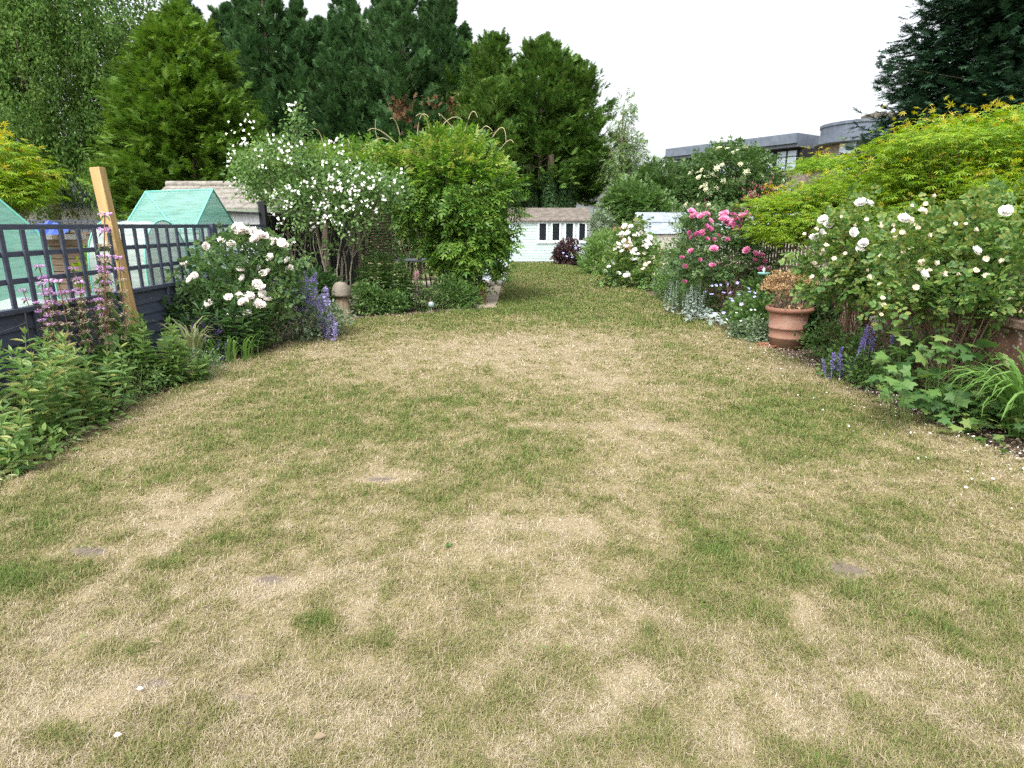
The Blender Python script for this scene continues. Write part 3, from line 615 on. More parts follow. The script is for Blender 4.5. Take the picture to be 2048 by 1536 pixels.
# tiled shed
def tiled_shed():
    x0, x1, y0, ym = -9.25, -5.6, 16.2, 17.6; ze, zr = 2.06, 2.72
    rt = thing('tiled_shed', 'low white boarded shed with grey tiled roof beyond the trellis fence', 'shed', ((x0 + x1) / 2, 17.6, 0))
    mb = MB(); mb.box(x0 + .1, x1 - .05, y0 + .15, 19, 0, ze - .02); mb.add([(x0 + .1, y0 + .15, ze - .02), (x0 + .1, 19, ze - .02), (x0 + .1, ym, zr - .08)], np.array([[0, 1, 2]])); mb.build('wall', M['fadedwhite'], rt)
    mb = MB(); n = 5
    for i in range(n):
        for j in range(12):
            xa = x0 + (x1 - x0) * (j - .5 * (i % 2)) / 11.5; xb = xa + (x1 - x0) / 11.5 - .006; xa, xb = max(xa, x0), min(xb, x1)
            if xb - xa < .05: continue
            u0, u1 = i / n, (i + 1) / n + .03; o = .012 * rng.random()
            p = lambda u, x, d: (x, y0 + (ym - y0) * u, ze + (zr - ze) * u + d)
            v = [p(u0, xa, .045 + o), p(u0, xb, .045 + o), p(u1, xb, .018 + o), p(u1, xa, .018 + o), p(u0, xa, 0), p(u0, xb, 0), p(u1, xb, -.02), p(u1, xa, -.02)]
            mb.add(v, np.array([[0, 1, 2, 3], [4, 7, 6, 5], [0, 4, 5, 1], [1, 5, 6, 2], [2, 6, 7, 3], [3, 7, 4, 0]]))
    mb.add([(x0, ym, zr), (x1, ym, zr), (x1, 19.1, ze), (x0, 19.1, ze)], np.array([[0, 1, 2, 3]])); mb.build('roof', M['tile'], rt)
    mb = MB(); mb.tube([(x0 - .02 + (x1 - x0 + .04) * i / 8, ym, zr + .02) for i in range(9)], .1, None, 10); mb.build('ridge', M['tile'], rt)
    mb = MB()
    mb.beam((x0, y0 - .02, ze - .02), (x1, y0 - .02, ze - .02), .06, .07); mb.build('gutter', pm('old_gutter', (.16, .2, .15), (.24, .27, .2), 5, .8), rt)
    mb = MB(); P = np.stack([rng.uniform(-8.4, -7.4, 220), ym - .08 + rng.normal(size=220) * .03, zr - .03 + rng.normal(size=220) * .01], -1); mb.inst(T_SMALL, P, rnd(220), UP + rnd(220, .5), .05); mb.build('moss', leafmat('moss', [(.09, .05, .02), (.13, .09, .03)], .1), rt)
tiled_shed()
def corrugated():
    rt = thing('corrugated_shed', 'pale grey corrugated building under the birch beyond the gardens', 'shed', (-21, 27, 0))
    mb = MB(); x0, x1 = -27, -14.8; MB().box(x0, x1, 26, 32, 0, 2.3).build('wall', M['fadedwhite'], rt)
    k = 26; ys = np.linspace(25.7, 29, k * 4 + 1); zs = 2.3 + (ys - 25.7) * .42 + .035 * np.sin((ys - 25.7) * 2 * np.pi / (3.3 / k)); v = []
    for y, z in zip(ys, zs): v += [(x0, y, z), (x1 - .3, y, z)]
    q = np.arange(len(ys) - 1)[:, None] * 2; mb.add(v, q + np.array([[0, 1, 3, 2]])); mb.build('roof', M['corr'], rt)
    MB().box(-14.7, -12.2, 25.5, 30, 0, 2.75).build('lean_to', M['metalgrey'], rt)
corrugated()
# ================================================================== summerhouse
def summerhouse():
    x0, x1, y0, y1 = -.12, 3.46, 29.3, 31.7; ze, zr = 1.9, 2.42
    rt = thing('summerhouse', 'pale mint boarded summerhouse with four windows at the lawn end', 'summerhouse', ((x0 + x1) / 2, 30.5, 0))
    wx = [(1.17, 1.63), (1.77, 2.23), (2.38, 2.85), (2.98, 3.4)]; wz = (.93, 1.83)
    mb = MB(); nb = 15; hb = (ze - .06) / nb
    def board(xa, xb, za, zb_):
        mb.add([(xa, y0 - .011, za + .003), (xb, y0 - .011, za + .003), (xb, y0 - .003, zb_), (xa, y0 - .003, zb_), (xa, y0 + .03, za), (xb, y0 + .03, za), (xb, y0 + .03, zb_), (xa, y0 + .03, zb_)], np.array([[0, 1, 2, 3], [0, 4, 5, 1], [1, 5, 6, 2], [0, 3, 7, 4], [4, 7, 6, 5]]))
    gaps = [(a, b) for a, b in wx]; segs = [(x0, wx[0][0])] + [(wx[i][1], wx[i + 1][0]) for i in range(3)] + [(wx[3][1], x1)]
    for i in range(nb):
        za, zb_ = .06 + i * hb, .06 + (i + 1) * hb - .002
        if zb_ > wz[0] and za < wz[1]:
            for s in segs: board(s[0], s[1], za, zb_)
        else: board(x0, x1, za, zb_)
    mb.box(x0, x0 + .04, y0 + .031, y1, .05, ze); mb.box(x1 - .04, x1, y0 + .031, y1, .05, ze); mb.box(x0 + .041, x1 - .041, y1 - .05, y1, .05, ze)
    mb.add([(x1, y0, ze), (x1, y1, ze), (x1, (y0 + y1) / 2, zr - .03)], np.array([[0, 1, 2]])); mb.add([(x0, y0, ze), (x0, y1, ze), (x0, (y0 + y1) / 2, zr - .03)], np.array([[0, 1, 2]]))
    mb.build('wall', M['mint'], rt)
    MB().box(x0 + .05, x1 - .05, y0 + .04, y1 - .06, .02, .05).build('floor', M['oldwood'], rt)
    MB().box(x0 - .02, x1 + .02, y0 - .025, y0 + .02, .0, .055).build('plinth', M['darkmetal'], rt)
    MB().box(x0 - .015, x0 + .07, y0 - .032, y0 - .0185, .06, ze).build('corner_trim', M['darkmetal'] if False else M['mint'], rt)
    MB().box(x1 - .06, x1 + .02, y0 - .035, y0 + .03, .06, ze).build('downpipe', M['metalgrey'], rt)
    ym = (y0 + y1) / 2
    mb = MB(); t = .05; ov = .14
    for (ya, za, yb, zb_) in ((y0 - ov, ze - .06, ym, zr), (y1 + ov, ze - .06, ym, zr)):
        mb.add([(x0 - .1, ya, za), (x1 + .12, ya, za), (x1 + .12, yb, zb_), (x0 - .1, yb, zb_), (x0 - .1, ya, za + t), (x1 + .12, ya, za + t), (x1 + .12, yb, zb_ + t), (x0 - .1, yb, zb_ + t)], np.array([[0, 1, 2, 3], [4, 7, 6, 5], [0, 4, 5, 1], [1, 5, 6, 2], [3, 2, 6, 7], [0, 3, 7, 4]]))
    mb.build('roof', M['felt'], rt)
    MB().box(x0, x1 - .1, y0 - .03, y0 - .019, ze - .13, ze - .01).build('fascia', M['whitepaint'], rt)
    for a, b in wx:
        mb = MB(); w = .075; z0, z1 = wz
        mb.box(a, a + w, y0 - .045, y0 + .02, z0, z1); mb.box(b - w, b, y0 - .045, y0 + .02, z0, z1); mb.box(a + w, b - w, y0 - .044, y0 + .019, z0, z0 + w); mb.box(a + w, b - w, y0 - .044, y0 + .019, z1 - w, z1)
        fr = mb.build('window', M['whitepaint'], rt, .004)
        MB().box(a + w, b - w, y0 - .012, y0 - .004, z0 + w, z1 - w).build('pane', M['glass'], fr)
    MB().box(1.1, 3.42, y0 - .06, y0 - .046, .88, .925).build('window_sill', M['whitepaint'], rt)
    for x, w, h, m, lb in ((2.5, .22, .3, pm('pink_plastic', (.6, .3, .36), (.66, .36, .42), 3, .4), 'pink storage tub behind the third summerhouse window'), (2.74, .16, .24, pm('teal_plastic', (.2, .45, .46), (.26, .5, .5), 3, .4), 'teal storage tub behind the third summerhouse window')):
        t_ = thing('storage_tub', lb, 'tub', (x, 29.62, .92), 'tubs inside the summerhouse'); MB().lathe([(0, 0), (w * .42, 0), (w * .5, h)], (x, 29.62, .92), 16).build('body', m, t_)
        MB().lathe([(w * .54, h), (w * .54, h + .03), (0, h + .035)], (x, 29.62, .92), 16).build('lid', m, t_)
    t_ = thing('workbench', 'wooden bench under the windows inside the summerhouse', 'bench', (2.2, 29.65, 0)); MB().box(1.1, 3.3, 29.4, 29.95, .87, .915).build('top', M['oldwood'], t_)
    for x in (1.15, 3.2):
        for y in (29.42, 29.88): MB().box(x, x + .06, y, y + .06, .05, .869).build('leg', M['oldwood'], t_)
summerhouse()
def metal_shed():
    rt = thing('metal_building', 'grey metal clad building behind the right end of the summerhouse', 'building', (5, 47, 0))
    x0, x1, y0 = .5, 6.9, 44; 
    mb = MB(); mb.box(x0, x1, y0, 54, 0, 2.8); mb.add([(x0, y0, 2.8), (x1, y0, 2.8), (x1, y0, 2.85), (3.2, y0, 3.55), (x0, y0, 3.0)], np.array([[0, 1, 2, 3, 4]]))
    mb.build('wall', M['metalgrey'], rt)
    mb = MB()
    for x in np.arange(x0 + .2, x1, .6): mb.box(x, x + .05, y0 - .03, y0 - .002, 0, 2.8)
    mb.build('ribs', M['zinc'], rt)
    MB().beam((3.2, 49, 3.6), (7.2, 49, 2.86), 10.4, .12).build('roof', M['metalgrey'], rt); MB().box(x1 - .25, x1 - .1, y0 - .08, y0 - .031, 0, 2.75).build('downpipe', M['darkmetal'], rt)
    MB().box(6.9, 9.2, 44.6, 52, 0, 2.3).build('annexe', M['greysheet'], rt)
metal_shed()
for i in range(2):
    x0 = 4.25 + i * 1.86; rt = thing('wooden_fence', ['orange brown fence panel just right of the summerhouse', 'orange brown fence panel behind the pale pink rose'][i], 'fence panel', (x0 + .9, 27.6, 0), 'orange brown panels by the summerhouse'); mb = MB()
    for k in range(10): mb.box(x0 + k * .18, x0 + k * .18 + .176, 27.6 + .008 * (k % 2), 27.62 + .008 * (k % 2), .05, 1.62)
    mb.build('boards', M['orangewood'], rt); mb = MB()
    for z in (1.3, 1.66): mb.box(x0, x0 + 1.8, 27.57, 27.598, z - .02, z + .02)
    for x in (x0 + .02, x0 + .46, x0 + .92, x0 + 1.38): mb.box(x - .015, x + .015, 27.55, 27.569, .1, 1.65)
    mb.build('frame', M['darkmetal'], rt)
def grey_shed():
    x0, x1, ya, yb = 5.05, 13.5, 24.2, 26.4; ze, zr = 1.36, 2.13
    rt = thing('allotment_shed', 'low shed with pale grey sheet roof beyond the wall behind the pink rose', 'shed', (9, 26, 0))
    mb = MB().box(x0 + .08, x1, ya + .08, 28.5, 0, ze - .03); mb.add([(x0 + .08, ya + .1, ze - .03), (x0 + .08, 28.5, ze - .03), (x0 + .08, yb, zr - .05)], np.array([[0, 1, 2]])); mb.build('wall', M['conc'], rt)
    mb = MB(); nx = 7
    for j in range(nx):
        for i in range(2):
            a, b = x0 + (x1 - x0) * j / nx, x0 + (x1 - x0) * (j + 1) / nx - .015; u0, u1 = (0, .52) if i == 0 else (.5, 1); d = .012 * ((j + i) % 2) + .03 * i
            p = lambda u, x, q: (x, ya + (yb - ya) * u, ze + (zr - ze) * u + q)
            v = [p(u0, a, d), p(u0, b, d), p(u1, b, d), p(u1, a, d), p(u0, a, d + .02), p(u0, b, d + .02), p(u1, b, d + .02), p(u1, a, d + .02)]
            mb.add(v, np.array([[0, 3, 2, 1], [4, 5, 6, 7], [0, 1, 5, 4], [1, 2, 6, 5], [2, 3, 7, 6], [3, 0, 4, 7]]))
    mb.add([(x0, yb, zr), (x1, yb, zr), (x1, 28.6, ze), (x0, 28.6, ze)], np.array([[0, 1, 2, 3]])); mb.build('roof', M['greysheet'], rt)
    MB().beam((x0 - .02, ya, ze), (x0 - .02, yb, zr), .03, .09).build('bargeboard', M['fadedwhite'], rt)
grey_shed()
def office():
    # flat-roofed block receding to the left
    A, B = np.array([15.6, 64.0]), np.array([23.2, 53.2]); d = (B - A) / np.linalg.norm(B - A); nn = np.array([d[1], -d[0]]); nn = nn if nn[1] < 0 else -nn
    rt = thing('office_block', 'long modern flat roofed block with ribbon windows above the elder', 'building', (20, 60, 0))
    def slab(nm, s0, s1, o0, o1, z0, z1, mat, par=rt):
        mb = MB(); v = []
        for z in (z0, z1):
            for (s, o) in ((s0, o0), (s1, o0), (s1, o1), (s0, o1)): p = A + d * s + nn * o; v.append((p[0], p[1], z))
        mb.add(v, np.array([[0, 3, 2, 1], [4, 5, 6, 7], [0, 1, 5, 4], [1, 2, 6, 5], [2, 3, 7, 6], [3, 0, 4, 7]])); return mb.build(nm, mat, par)
    L = np.linalg.norm(B - A); bm = brickmat('grey_brick', (.16, .125, .1), (.2, .16, .13), (.22, .2, .17), (0, 2, 1), 4.0, .5, .25, .02)
    slab('wall', 0, L + 9, -9, 0, 0, 5.9, bm); slab('pier', -.5, .35, -9, .12, 0, 7.6, bm)
    slab('roof', -.3, L, -9, .8, 8.0, 8.75, M['zinc']); slab('roof_edge', -.3, L, -9, .55, 7.75, 7.998, M['zinc'])
    slab('soffit_wall', .4, L, -8.8, -.3, 5.9, 7.748, M['darkmetal'])
    for i in range(6):
        s0 = .5 + i * (L - .6) / 6; f = slab('window', s0, s0 + (L - .6) / 6 - .25, -.29, -.1, 5.95, 7.6, M['darkmetal'])
        w_ = (L - .6) / 6 - .25
        for q in range(2):
            slab('pane', s0 + .1 + q * w_ / 2, s0 + (q + 1) * w_ / 2 - .08, -.099, -.06, 6.02, 7.05, M['skyglass'], f); slab('pane', s0 + .1 + q * w_ / 2, s0 + (q + 1) * w_ / 2 - .08, -.098, -.06, 7.13, 7.52, M['skyglass'], f)
    for i in range(4):
        s0 = 1 + i * 3.2; f = slab('window', s0, s0 + 2.2, .001, .06, 3.0, 4.7, M['darkmetal']); slab('pane', s0 + .1, s0 + 2.1, .061, .09, 3.1, 4.6, M['skyglass'], f)
    # rounded bay
    cx, cy = A + d * (L + 4.3) + nn * -1.4
    MB().lathe([(2.9, 0), (2.9, 7.55)], (cx, cy, 0), 40).build('bay_wall', bm, rt)
    MB().lathe([(0, 7.55), (3.5, 7.55), (3.55, 7.6), (3.55, 8.2), (3.2, 8.22), (3.2, 8.8), (3.28, 8.82), (3.28, 9.02), (0, 9.05)], (cx, cy, 0), 20, 0, False).build('bay_roof', M['zinc'], rt)
    for a in (-1.75, -1.2, -2.45):
        mb = MB(); v = []
        for q in range(6):
            aa = a - .2 + .4 * q / 5
            for z in (5.2, 7.5): v.append((cx + 2.96 * math.cos(aa), cy + 2.96 * math.sin(aa), z))
        mb.add(v, np.array([[2 * q, 2 * q + 2, 2 * q + 3, 2 * q + 1] for q in range(5)])); mb.build('bay_window', M['skyglass'], rt)
    MB().box(cx + 1.5, cx + 4, cy + 2, cy + 4, 8, 10.2).build('stack', bm, rt)
office()
# ================================================================== right boundary
rt = thing('brick_wall', 'low lichen spotted brick garden wall along the right border', 'wall', (4.7, 12, 0))
bw = brickmat('old_brick', (.17, .085, .06), (.22, .115, .08), (.16, .125, .1), (1, 2, 0), 4.4, .5, .25, .012, .95, (24, (.4, .38, .34)), .5, .9)
MB().box(4.6, 4.82, 3.0, 22.0, -.2, .78).build('brickwork', bw, rt)
mb = MB(); yy = 3.0
while yy < 22: mb.box(4.55, 4.87, yy, yy + .44, .783, .86 + .008 * rng.random()); yy += .45
mb.build('coping', pm('old_coping', (.12, .075, .055), (.24, .17, .13), 9, .95, .6), rt, .012)
for j, y0 in enumerate((8.4, 10.3, 12.2)):
    rt = thing('picket_fence', ['weathered picket panel on the wall behind the right white rose', 'weathered picket panel on the wall right of the pink rose', 'weathered picket panel on the wall hidden behind the pink rose'][j], 'fence panel', (4.72, y0 + .9, .86), 'weathered pickets on the wall'); mb = MB()
    for k in range(15): 
        y = y0 + k * .125; mb.box(4.7, 4.722, y, y + .045, .87, 1.62 + .03 * rng.random())
    mb.build('pickets', M['oldwood'], rt); mb = MB()
    for z in (1.0, 1.45): mb.box(4.724, 4.75, y0, y0 + 1.85, z - .03, z + .03)
    mb.build('rail', M['oldwood'], rt)
# terracotta pot
def pots():
    c = (3.98, 8.95, -.02); rt = thing('terracotta_pot', 'large weathered terracotta pot with ringed sides on the right border', 'plant pot', c)
    m, n, l = nt('terracotta'); out = N(n, 'ShaderNodeOutputMaterial'); tc = N(n, 'ShaderNodeTexCoord'); sx = N(n, 'ShaderNodeSeparateXYZ'); l.new(tc.outputs['Object'], sx.inputs[0])
    no = N(n, 'ShaderNodeTexNoise', Scale=7.0, Detail=6.0); l.new(tc.outputs['Object'], no.inputs['Vector']); ma = N(n, 'ShaderNodeMath', operation='MULTIPLY_ADD'); l.new(no.outputs['Fac'], ma.inputs[0]); ma.inputs[1].default_value = .6; l.new(sx.outputs[2], ma.inputs[2])
    r = ramp(n, [(.15, (.22, .15, .075)), (.4, (.25, .145, .09)), (.55, (.25, .125, .085)), (.66, (.28, .165, .12)), (.8, (.24, .115, .075))]); l.new(ma.outputs[0], r.inputs['Fac'])
    b = N(n, 'ShaderNodeBsdfPrincipled', Roughness=.85); l.new(r.outputs[0], b.inputs['Base Color']); bp = N(n, 'ShaderNodeBump', Strength=.3, Distance=.01); l.new(no.outputs['Fac'], bp.inputs['Height']); l.new(bp.outputs[0], b.inputs['Normal']); l.new(b.outputs[0], out.inputs[0]); M['terra'] = m
    MB().lathe([(0, 0), (.22, 0), (.235, .13), (.25, .14), (.252, .16), (.24, .17), (.25, .27), (.265, .28), (.267, .3), (.256, .31), (.27, .5)], c, 48).build('body', m, rt)
    MB().lathe([(.27, .5), (.3, .51), (.325, .54), (.325, .565), (.31, .585), (.285, .58), (.27, .53), (.255, .42)], c, 48).build('rim', m, rt)
    MB().lathe([(.27, .5), (0, .52)], c, 24).build('compost', M['soil'], rt)
    rt = thing('dried_hydrangea', 'dead hydrangea with crisp brown heads in the terracotta pot', 'plant', (3.98, 8.95, .5)); mb = MB(); ml = MB(); C = []
    for k in range(46):
        a = rng.random() * 6.28; r0 = .18 * rng.random() ** .5; r1 = rng.random() ** .5 * .34; top = np.array([3.9 + math.cos(a) * r1, 8.93 + math.sin(a) * r1, .98 - .9 * r1 ** 2 + rng.normal() * .05])
        mb.tube(bez((3.98 + math.cos(a) * r0, 8.95 + math.sin(a) * r0, .5), top, (0, 0, .02), 5), .004, .003, 4); C.append(top)
    for k in range(60):
        a = rng.random() * 6.28; r1 = .1 + .2 * rng.random(); mb.tube(bez((4.02 + math.cos(a) * r1 * .6, 8.95 + math.sin(a) * r1 * .6, .5), (4.08 + math.cos(a) * r1 * 1.1, 8.95 + math.sin(a) * r1, .62 + rng.random() * .35), (0, 0, .01), 4), .003, .002, 4)
    mb.build('stems', M['greybark'], rt); C = np.array(C); P = np.repeat(C, 70, 0) + rnd(len(C) * 70, .04) * np.array([1, 1, .55]); n_ = len(P)
    ml.inst(t_leaf(.5, .1, .2), P, rnd(n_), UP + rnd(n_, .8), rng.uniform(.018, .032, n_)); q = 120; P2 = np.stack([3.95 + rng.normal(size=q) * .12, 8.9 + rng.normal(size=q) * .12, rng.uniform(.52, .8, q)], -1); ml.inst(T_LEAF, P2, rnd(q) - UP, rnd(q), rng.uniform(.04, .08, q)); ml.build('dried_heads', M['dry'], rt)
    c = (3.72, 8.93, -.02); rt = thing('saucer', 'shallow terracotta saucer of grit at the foot of the pot', 'saucer', c); MB().lathe([(0, 0), (.12, 0), (.14, .045), (.132, .047), (.115, .015), (0, .014)], c, 32).build('dish', pm('saucer_clay', (.22, .08, .045), (.28, .11, .06), 8, .8), rt)
    P = np.stack([3.72 + rng.normal(size=150) * .05, 8.93 + rng.normal(size=150) * .05, np.full(150, .008) + rng.random(150) * .012], -1); mb = MB(); mb.inst(T_SMALL, P, rnd(150), UP + rnd(150, .3), .02); mb.build('grit', M['straw'], rt)
    c = W(1527, 548, 9.9); rt = thing('bird_feeder', 'small teal dish feeder on a stake behind the brown hydrangea', 'bird feeder', (c[0], c[1], 0)); m = pm('teal_glaze', (.13, .3, .28), (.2, .38, .35), 6, .4)
    MB().lathe([(.01, -.02), (.07, -.01), (.095, .02), (.09, .024), (0, .0)], c, 24).build('dish', m, rt); MB().tube([(c[0], c[1], -.05), (c[0], c[1], c[2] - .01)], .008, None, 8).build('stake', M['darkmetal'], rt)
    MB().lathe([(.012, .0), (.014, .05), (.024, .06), (.014, .09), (0, .1)], c, 16).build('finial', M['whitepaint'], rt)
pots()
# ================================================================== patio and beds
def stone():
    c = (-3.28, 12.05, 0); rt = thing('staddle_stone', 'mushroom shaped carved staddle stone at the bed corner', 'ornament', c)
    MB().lathe([(.2, -.05), (.19, .05), (.16, .16), (.115, .34), (.1, .38)], c, 24).build('base', M['carved'], rt); MB().lathe([(.0, .375), (.18, .37), (.185, .4), (.175, .49), (.14, .58), (.08, .635), (0, .65)], c, 28).build('cap', pm('grey_oak', (.13, .11, .085), (.22, .19, .15), 8, .85, .4), rt)
    c = G(863, 625); rt = thing('globe_light', 'small glass globe light on a thin stake at the bed edge', 'garden light', c)
    MB().tube([(c[0], c[1], -.05), (c[0], c[1], .1)], .01, .009, 8).build('stake', M['metalgrey'], rt); MB().lathe([(0, .1), (.04, .11), (.062, .15), (.05, .2), (.03, .215), (0, .22)], c, 20).build('globe', glassmat('globe_glass', (.3, .4, .38), .75), rt)
    for x, y, lb in ((-2.45, 12.75, 'black wire plant support left of the pink lupin'), (-1.95, 12.9, 'black wire plant support standing around the pink lupin')):
        rt = thing('plant_support', lb, 'plant support', (x, y, 0), 'black wire plant supports'); mb = MB()
        for a in range(4): mb.tube(bez((x + .16 * math.cos(a * 1.57 + .4), y + .16 * math.sin(a * 1.57 + .4), -.05), (x + .1 * math.cos(a * 1.57 + .4), y + .1 * math.sin(a * 1.57 + .4), .62), (0, 0, 0), 4), .007, None, 5)
        mb.build('uprights', M['darkmetal'], rt); mb = MB()
        for z in (.12, .3, .47): mb.tube([(x + (.155 - .08 * z) * math.cos(a), y + (.155 - .08 * z) * math.sin(a), z) for a in np.linspace(0, 6.283, 17)], .005, None, 4)
        mb.build('hoops', M['darkmetal'], rt)
    c = (-.68, 13.75, 0); rt = thing('planter', 'rust coloured square planter beside the wisteria trunk', 'planter', c)
    mb = MB(); mb.box(-.76, -.6, 13.68, 13.84, .01, .3); mb.build('box', M['rust'], rt, .006); mb = MB(); P = np.stack([-.68 + rng.normal(size=40) * .05, 13.76 + rng.normal(size=40) * .05, .3 + rng.random(40) * .1], -1); mb.inst(T_LEAF, P, rnd(40) + UP, rnd(40), .08); mb.build('foliage', M['g_wisty'], rt)
    c = (-2.6, 17.6, 0); rt = thing('garden_table', 'grey topped garden table on the shaded patio', 'table', c); MB().lathe([(0, .735), (.62, .735), (.63, .75), (.62, .765), (0, .766)], c, 40).build('tabletop', M['greysheet'], rt)
    for a in range(4): MB().tube([(-2.6 + .42 * math.cos(a * 1.57 + .7), 17.6 + .42 * math.sin(a * 1.57 + .7), .01), (-2.6 + .3 * math.cos(a * 1.57 + .7), 17.6 + .3 * math.sin(a * 1.57 + .7), .734)], .02, .018, 8).build('leg', M['darkmetal'], rt)
    for (x, y, r, h, lb) in ((-.55, 17.9, .09, .16, 'small grey stone pot beside the path, left one'), (-.36, 18.0, .08, .14, 'small grey stone pot beside the path, right one')):
        rt = thing('stone_pot', lb, 'plant pot', (x, y, .02), 'small pots by the path'); MB().lathe([(0, 0), (r * .8, 0), (r, h), (r * .88, h), (r * .8, h * .8), (0, h * .8)], (x, y, .014), 20).build('body', M['conc'], rt)
    # garden stake with wire
    c = G(42, 770, 0); rt = thing('garden_stake', 'thin black stake with a wire in the leafy left bed', 'stake', (-4.1, 5.25, 0)); MB().tube([(-4.12, 5.25, -.05), (-4.1, 5.25, .98)], .007, None, 6).build('stake', M['darkmetal'], rt); MB().tube(bez((-4.1, 5.25, .9), (-4.5, 5.0, .8), (0, 0, -.03), 6), .003, None, 4).build('wire', M['darkmetal'], rt)
    for p, lb in ((G(250, 806), 'white plant label in the soil by the lawn edge'), (G(193, 775), 'white plant label among leaves of the left bed')):
        rt = thing('plant_label', lb, 'plant label', p, 'white plant labels'); MB().box(p[0] - .01, p[0] + .01, p[1] - .001, p[1] + .001, -.04, .085).build('tag', M['whitepaint'], rt)
stone()
def pergola():
    rt = thing('pergola', 'dark timber pergola carrying the wisteria over the patio', 'pergola', (-2.3, 15.4, 0))
    for x, y in ((-4.1, 14.1), (-.85, 14.15), (-4.1, 17.2), (-.85, 17.2), (-2.5, 17.25)): MB().box(x - .05, x + .05, y - .05, y + .05, 0, 2.38).build('post', M['oldwood'], rt)
    for y in (14.1, 17.2): MB().box(-4.4, -.6, y - .04, y + .04, 2.381, 2.52).build('beam', M['oldwood'], rt)
    for x in np.linspace(-4.2, -.8, 7): MB().box(x - .025, x + .025, 13.8, 17.6, 2.521, 2.64).build('rafter', M['oldwood'], rt)
    rt = thing('willow_hurdle', 'woven brown willow hurdle leaning at the back of the patio', 'fence panel', (-3.7, 17.6, 0)); mb = MB()
    for k in range(26): z = .1 + k * .075; mb.tube([(-4.0 + .7 * u, 17.55 + .02 * math.sin(u * 18 + (k % 2) * 3.14), z + .01 * math.sin(u * 5 + k)) for u in np.linspace(0, 1, 12)], .022, None, 5)
    mb.build('weave', M['brownwood'], rt); mb = MB()
    for u in (0, .33, .66, 1): mb.tube([(-4.0 + .7 * u, 17.55, 0), (-4.0 + .7 * u, 17.55, 2.1)], .02, None, 6)
    mb.build('stakes', M['oldwood'], rt)
pergola()
# ================================================================== trees
def trunk_obj(rt, base, h, r0, r1, mat, limbs=(), lean=(0, 0)):
    mb = MB(); b = np.array(base, float); top = b + np.array([lean[0], lean[1], h]); mb.tube(bez(b - UP * .2, top, np.append(rng.normal(size=2) * h * .012, 0), 9), r0, r1, 9)
    for (z, e, r) in limbs:
        p = b + (top - b) * (z / h); mb.tube(bez(p, e, (0, 0, .12 * np.linalg.norm(np.array(e) - p)), 6), r, r * .3, 6)
    return mb.build('trunk', mat, rt)
def conifer(name, label, base, H, Rr, mat, prof, nb=260, per=20, size=.5, zb=.4, elev=(.5, .9), tpl=T_SPR, tipup=.3, group='tall conifers behind the garden', inner=.3, bark='bark', flat=.3, curve=0.0, zp=.9, leaders=((0, 0, 1, 1),), lv=(.62, 1.1)):
    rt = thing(name, label, 'tree', base, group); trunk_obj(rt, base, H * .97, .26 * H / 12, .03, M[bark]); mb, mbr = MB(), MB()
    for dx, dy, hf, rf in leaders:
        h, b0 = H * hf, np.array(base) + (dx, dy, 0); m_ = int(nb * hf * rf)
        z = zb + (h - zb) * rng.random(m_) ** zp; u = (z - zb) / (h - zb); az = rng.random(m_) * 2 * np.pi; L = Rr * rf * np.array([prof(q) for q in u]) * rng.uniform(lv[0], lv[1], m_)
        el = elev[0] + (elev[1] - elev[0]) * u + rng.normal(size=m_) * .14
        D = np.stack([np.cos(az) * np.cos(el), np.sin(az) * np.cos(el), np.sin(el)], -1); B = b0 + UP * z[:, None]
        s = (inner + (1 - inner) * rng.random((m_, per)) ** .75); k = np.repeat(np.arange(m_), per); s = s.ravel()
        SD = np.cross(D, UP); SD /= np.linalg.norm(SD, axis=1)[:, None] + 1e-9
        lat = rng.normal(size=len(k)) * (.16 * (L[k] + .3) * (1.2 - s)); ver = rng.normal(size=len(k)) * (.06 * (L[k] + .3))
        P = B[k] + D[k] * (L[k] * s)[:, None] + SD[k] * lat[:, None] + UP * (ver + curve * L[k] * s * s)[:, None]
        t = D[k] + SD[k] * (lat / (L[k] * .3 + .1))[:, None] * .6 + UP * (tipup + curve * 1.5 * s)[:, None] + rnd(len(k), .3)
        P[:, 2] = np.maximum(P[:, 2], base[2] + .1)
        mb.inst(tpl, P, t, UP + D[k] * .5 + rnd(len(k), flat), size * rng.uniform(.55, 1.25, len(k)) * (1 - .3 * u[k]))
        for i in range(0, m_, 5): mbr.tube([B[i], B[i] + D[i] * L[i] * .5, B[i] + D[i] * L[i] * .9 + UP * curve * L[i] * .8], .05 * (1 - u[i]) + .012, .008, 4)
    mb.build('crown', mat, rt); mbr.build('branches', M[bark], rt)
    return rt
ley = lambda q: min(1, 1.8 * (1 - q) ** .92 + .03)
def lead(n, sp): return [(0, 0, 1, 1)] + [(rng.normal() * sp, rng.normal() * sp * .6 - .3, rng.uniform(.74, 1.0), rng.uniform(.35, .75)) for _ in range(n)]
dark = [(455, 20, 38, 3.6, 'dark cypress tree just right of the golden conifer'), (520, -60, 36.5, 3.5, 'tall dark cypress with spiky top left of the row gap'), (592, 5, 37, 3.3, 'dark cypress with pointed top in middle of the conifer row'), (700, 10, 37, 3.6, 'shorter dark cypress between two taller spires'), (790, -55, 36, 3.5, 'tallest dark cypress spire behind the wisteria'), (868, -5, 36, 3.2, 'dark cypress with a leaning feathery tip at the row end'), (640, 45, 40, 3.6, 'dark cypress set back in the row behind the white shrub')]
for px, py, Y, r, lb in dark:
    t = W(px, py, Y); conifer('cypress_tree', lb, (t[0], Y, 0), t[2], r, M['g_ley'], ley, 250, 30, .52, .6, (.2, .95), T_SPR, .45, leaders=lead(4, 1.8), lv=(.5, 1.12))
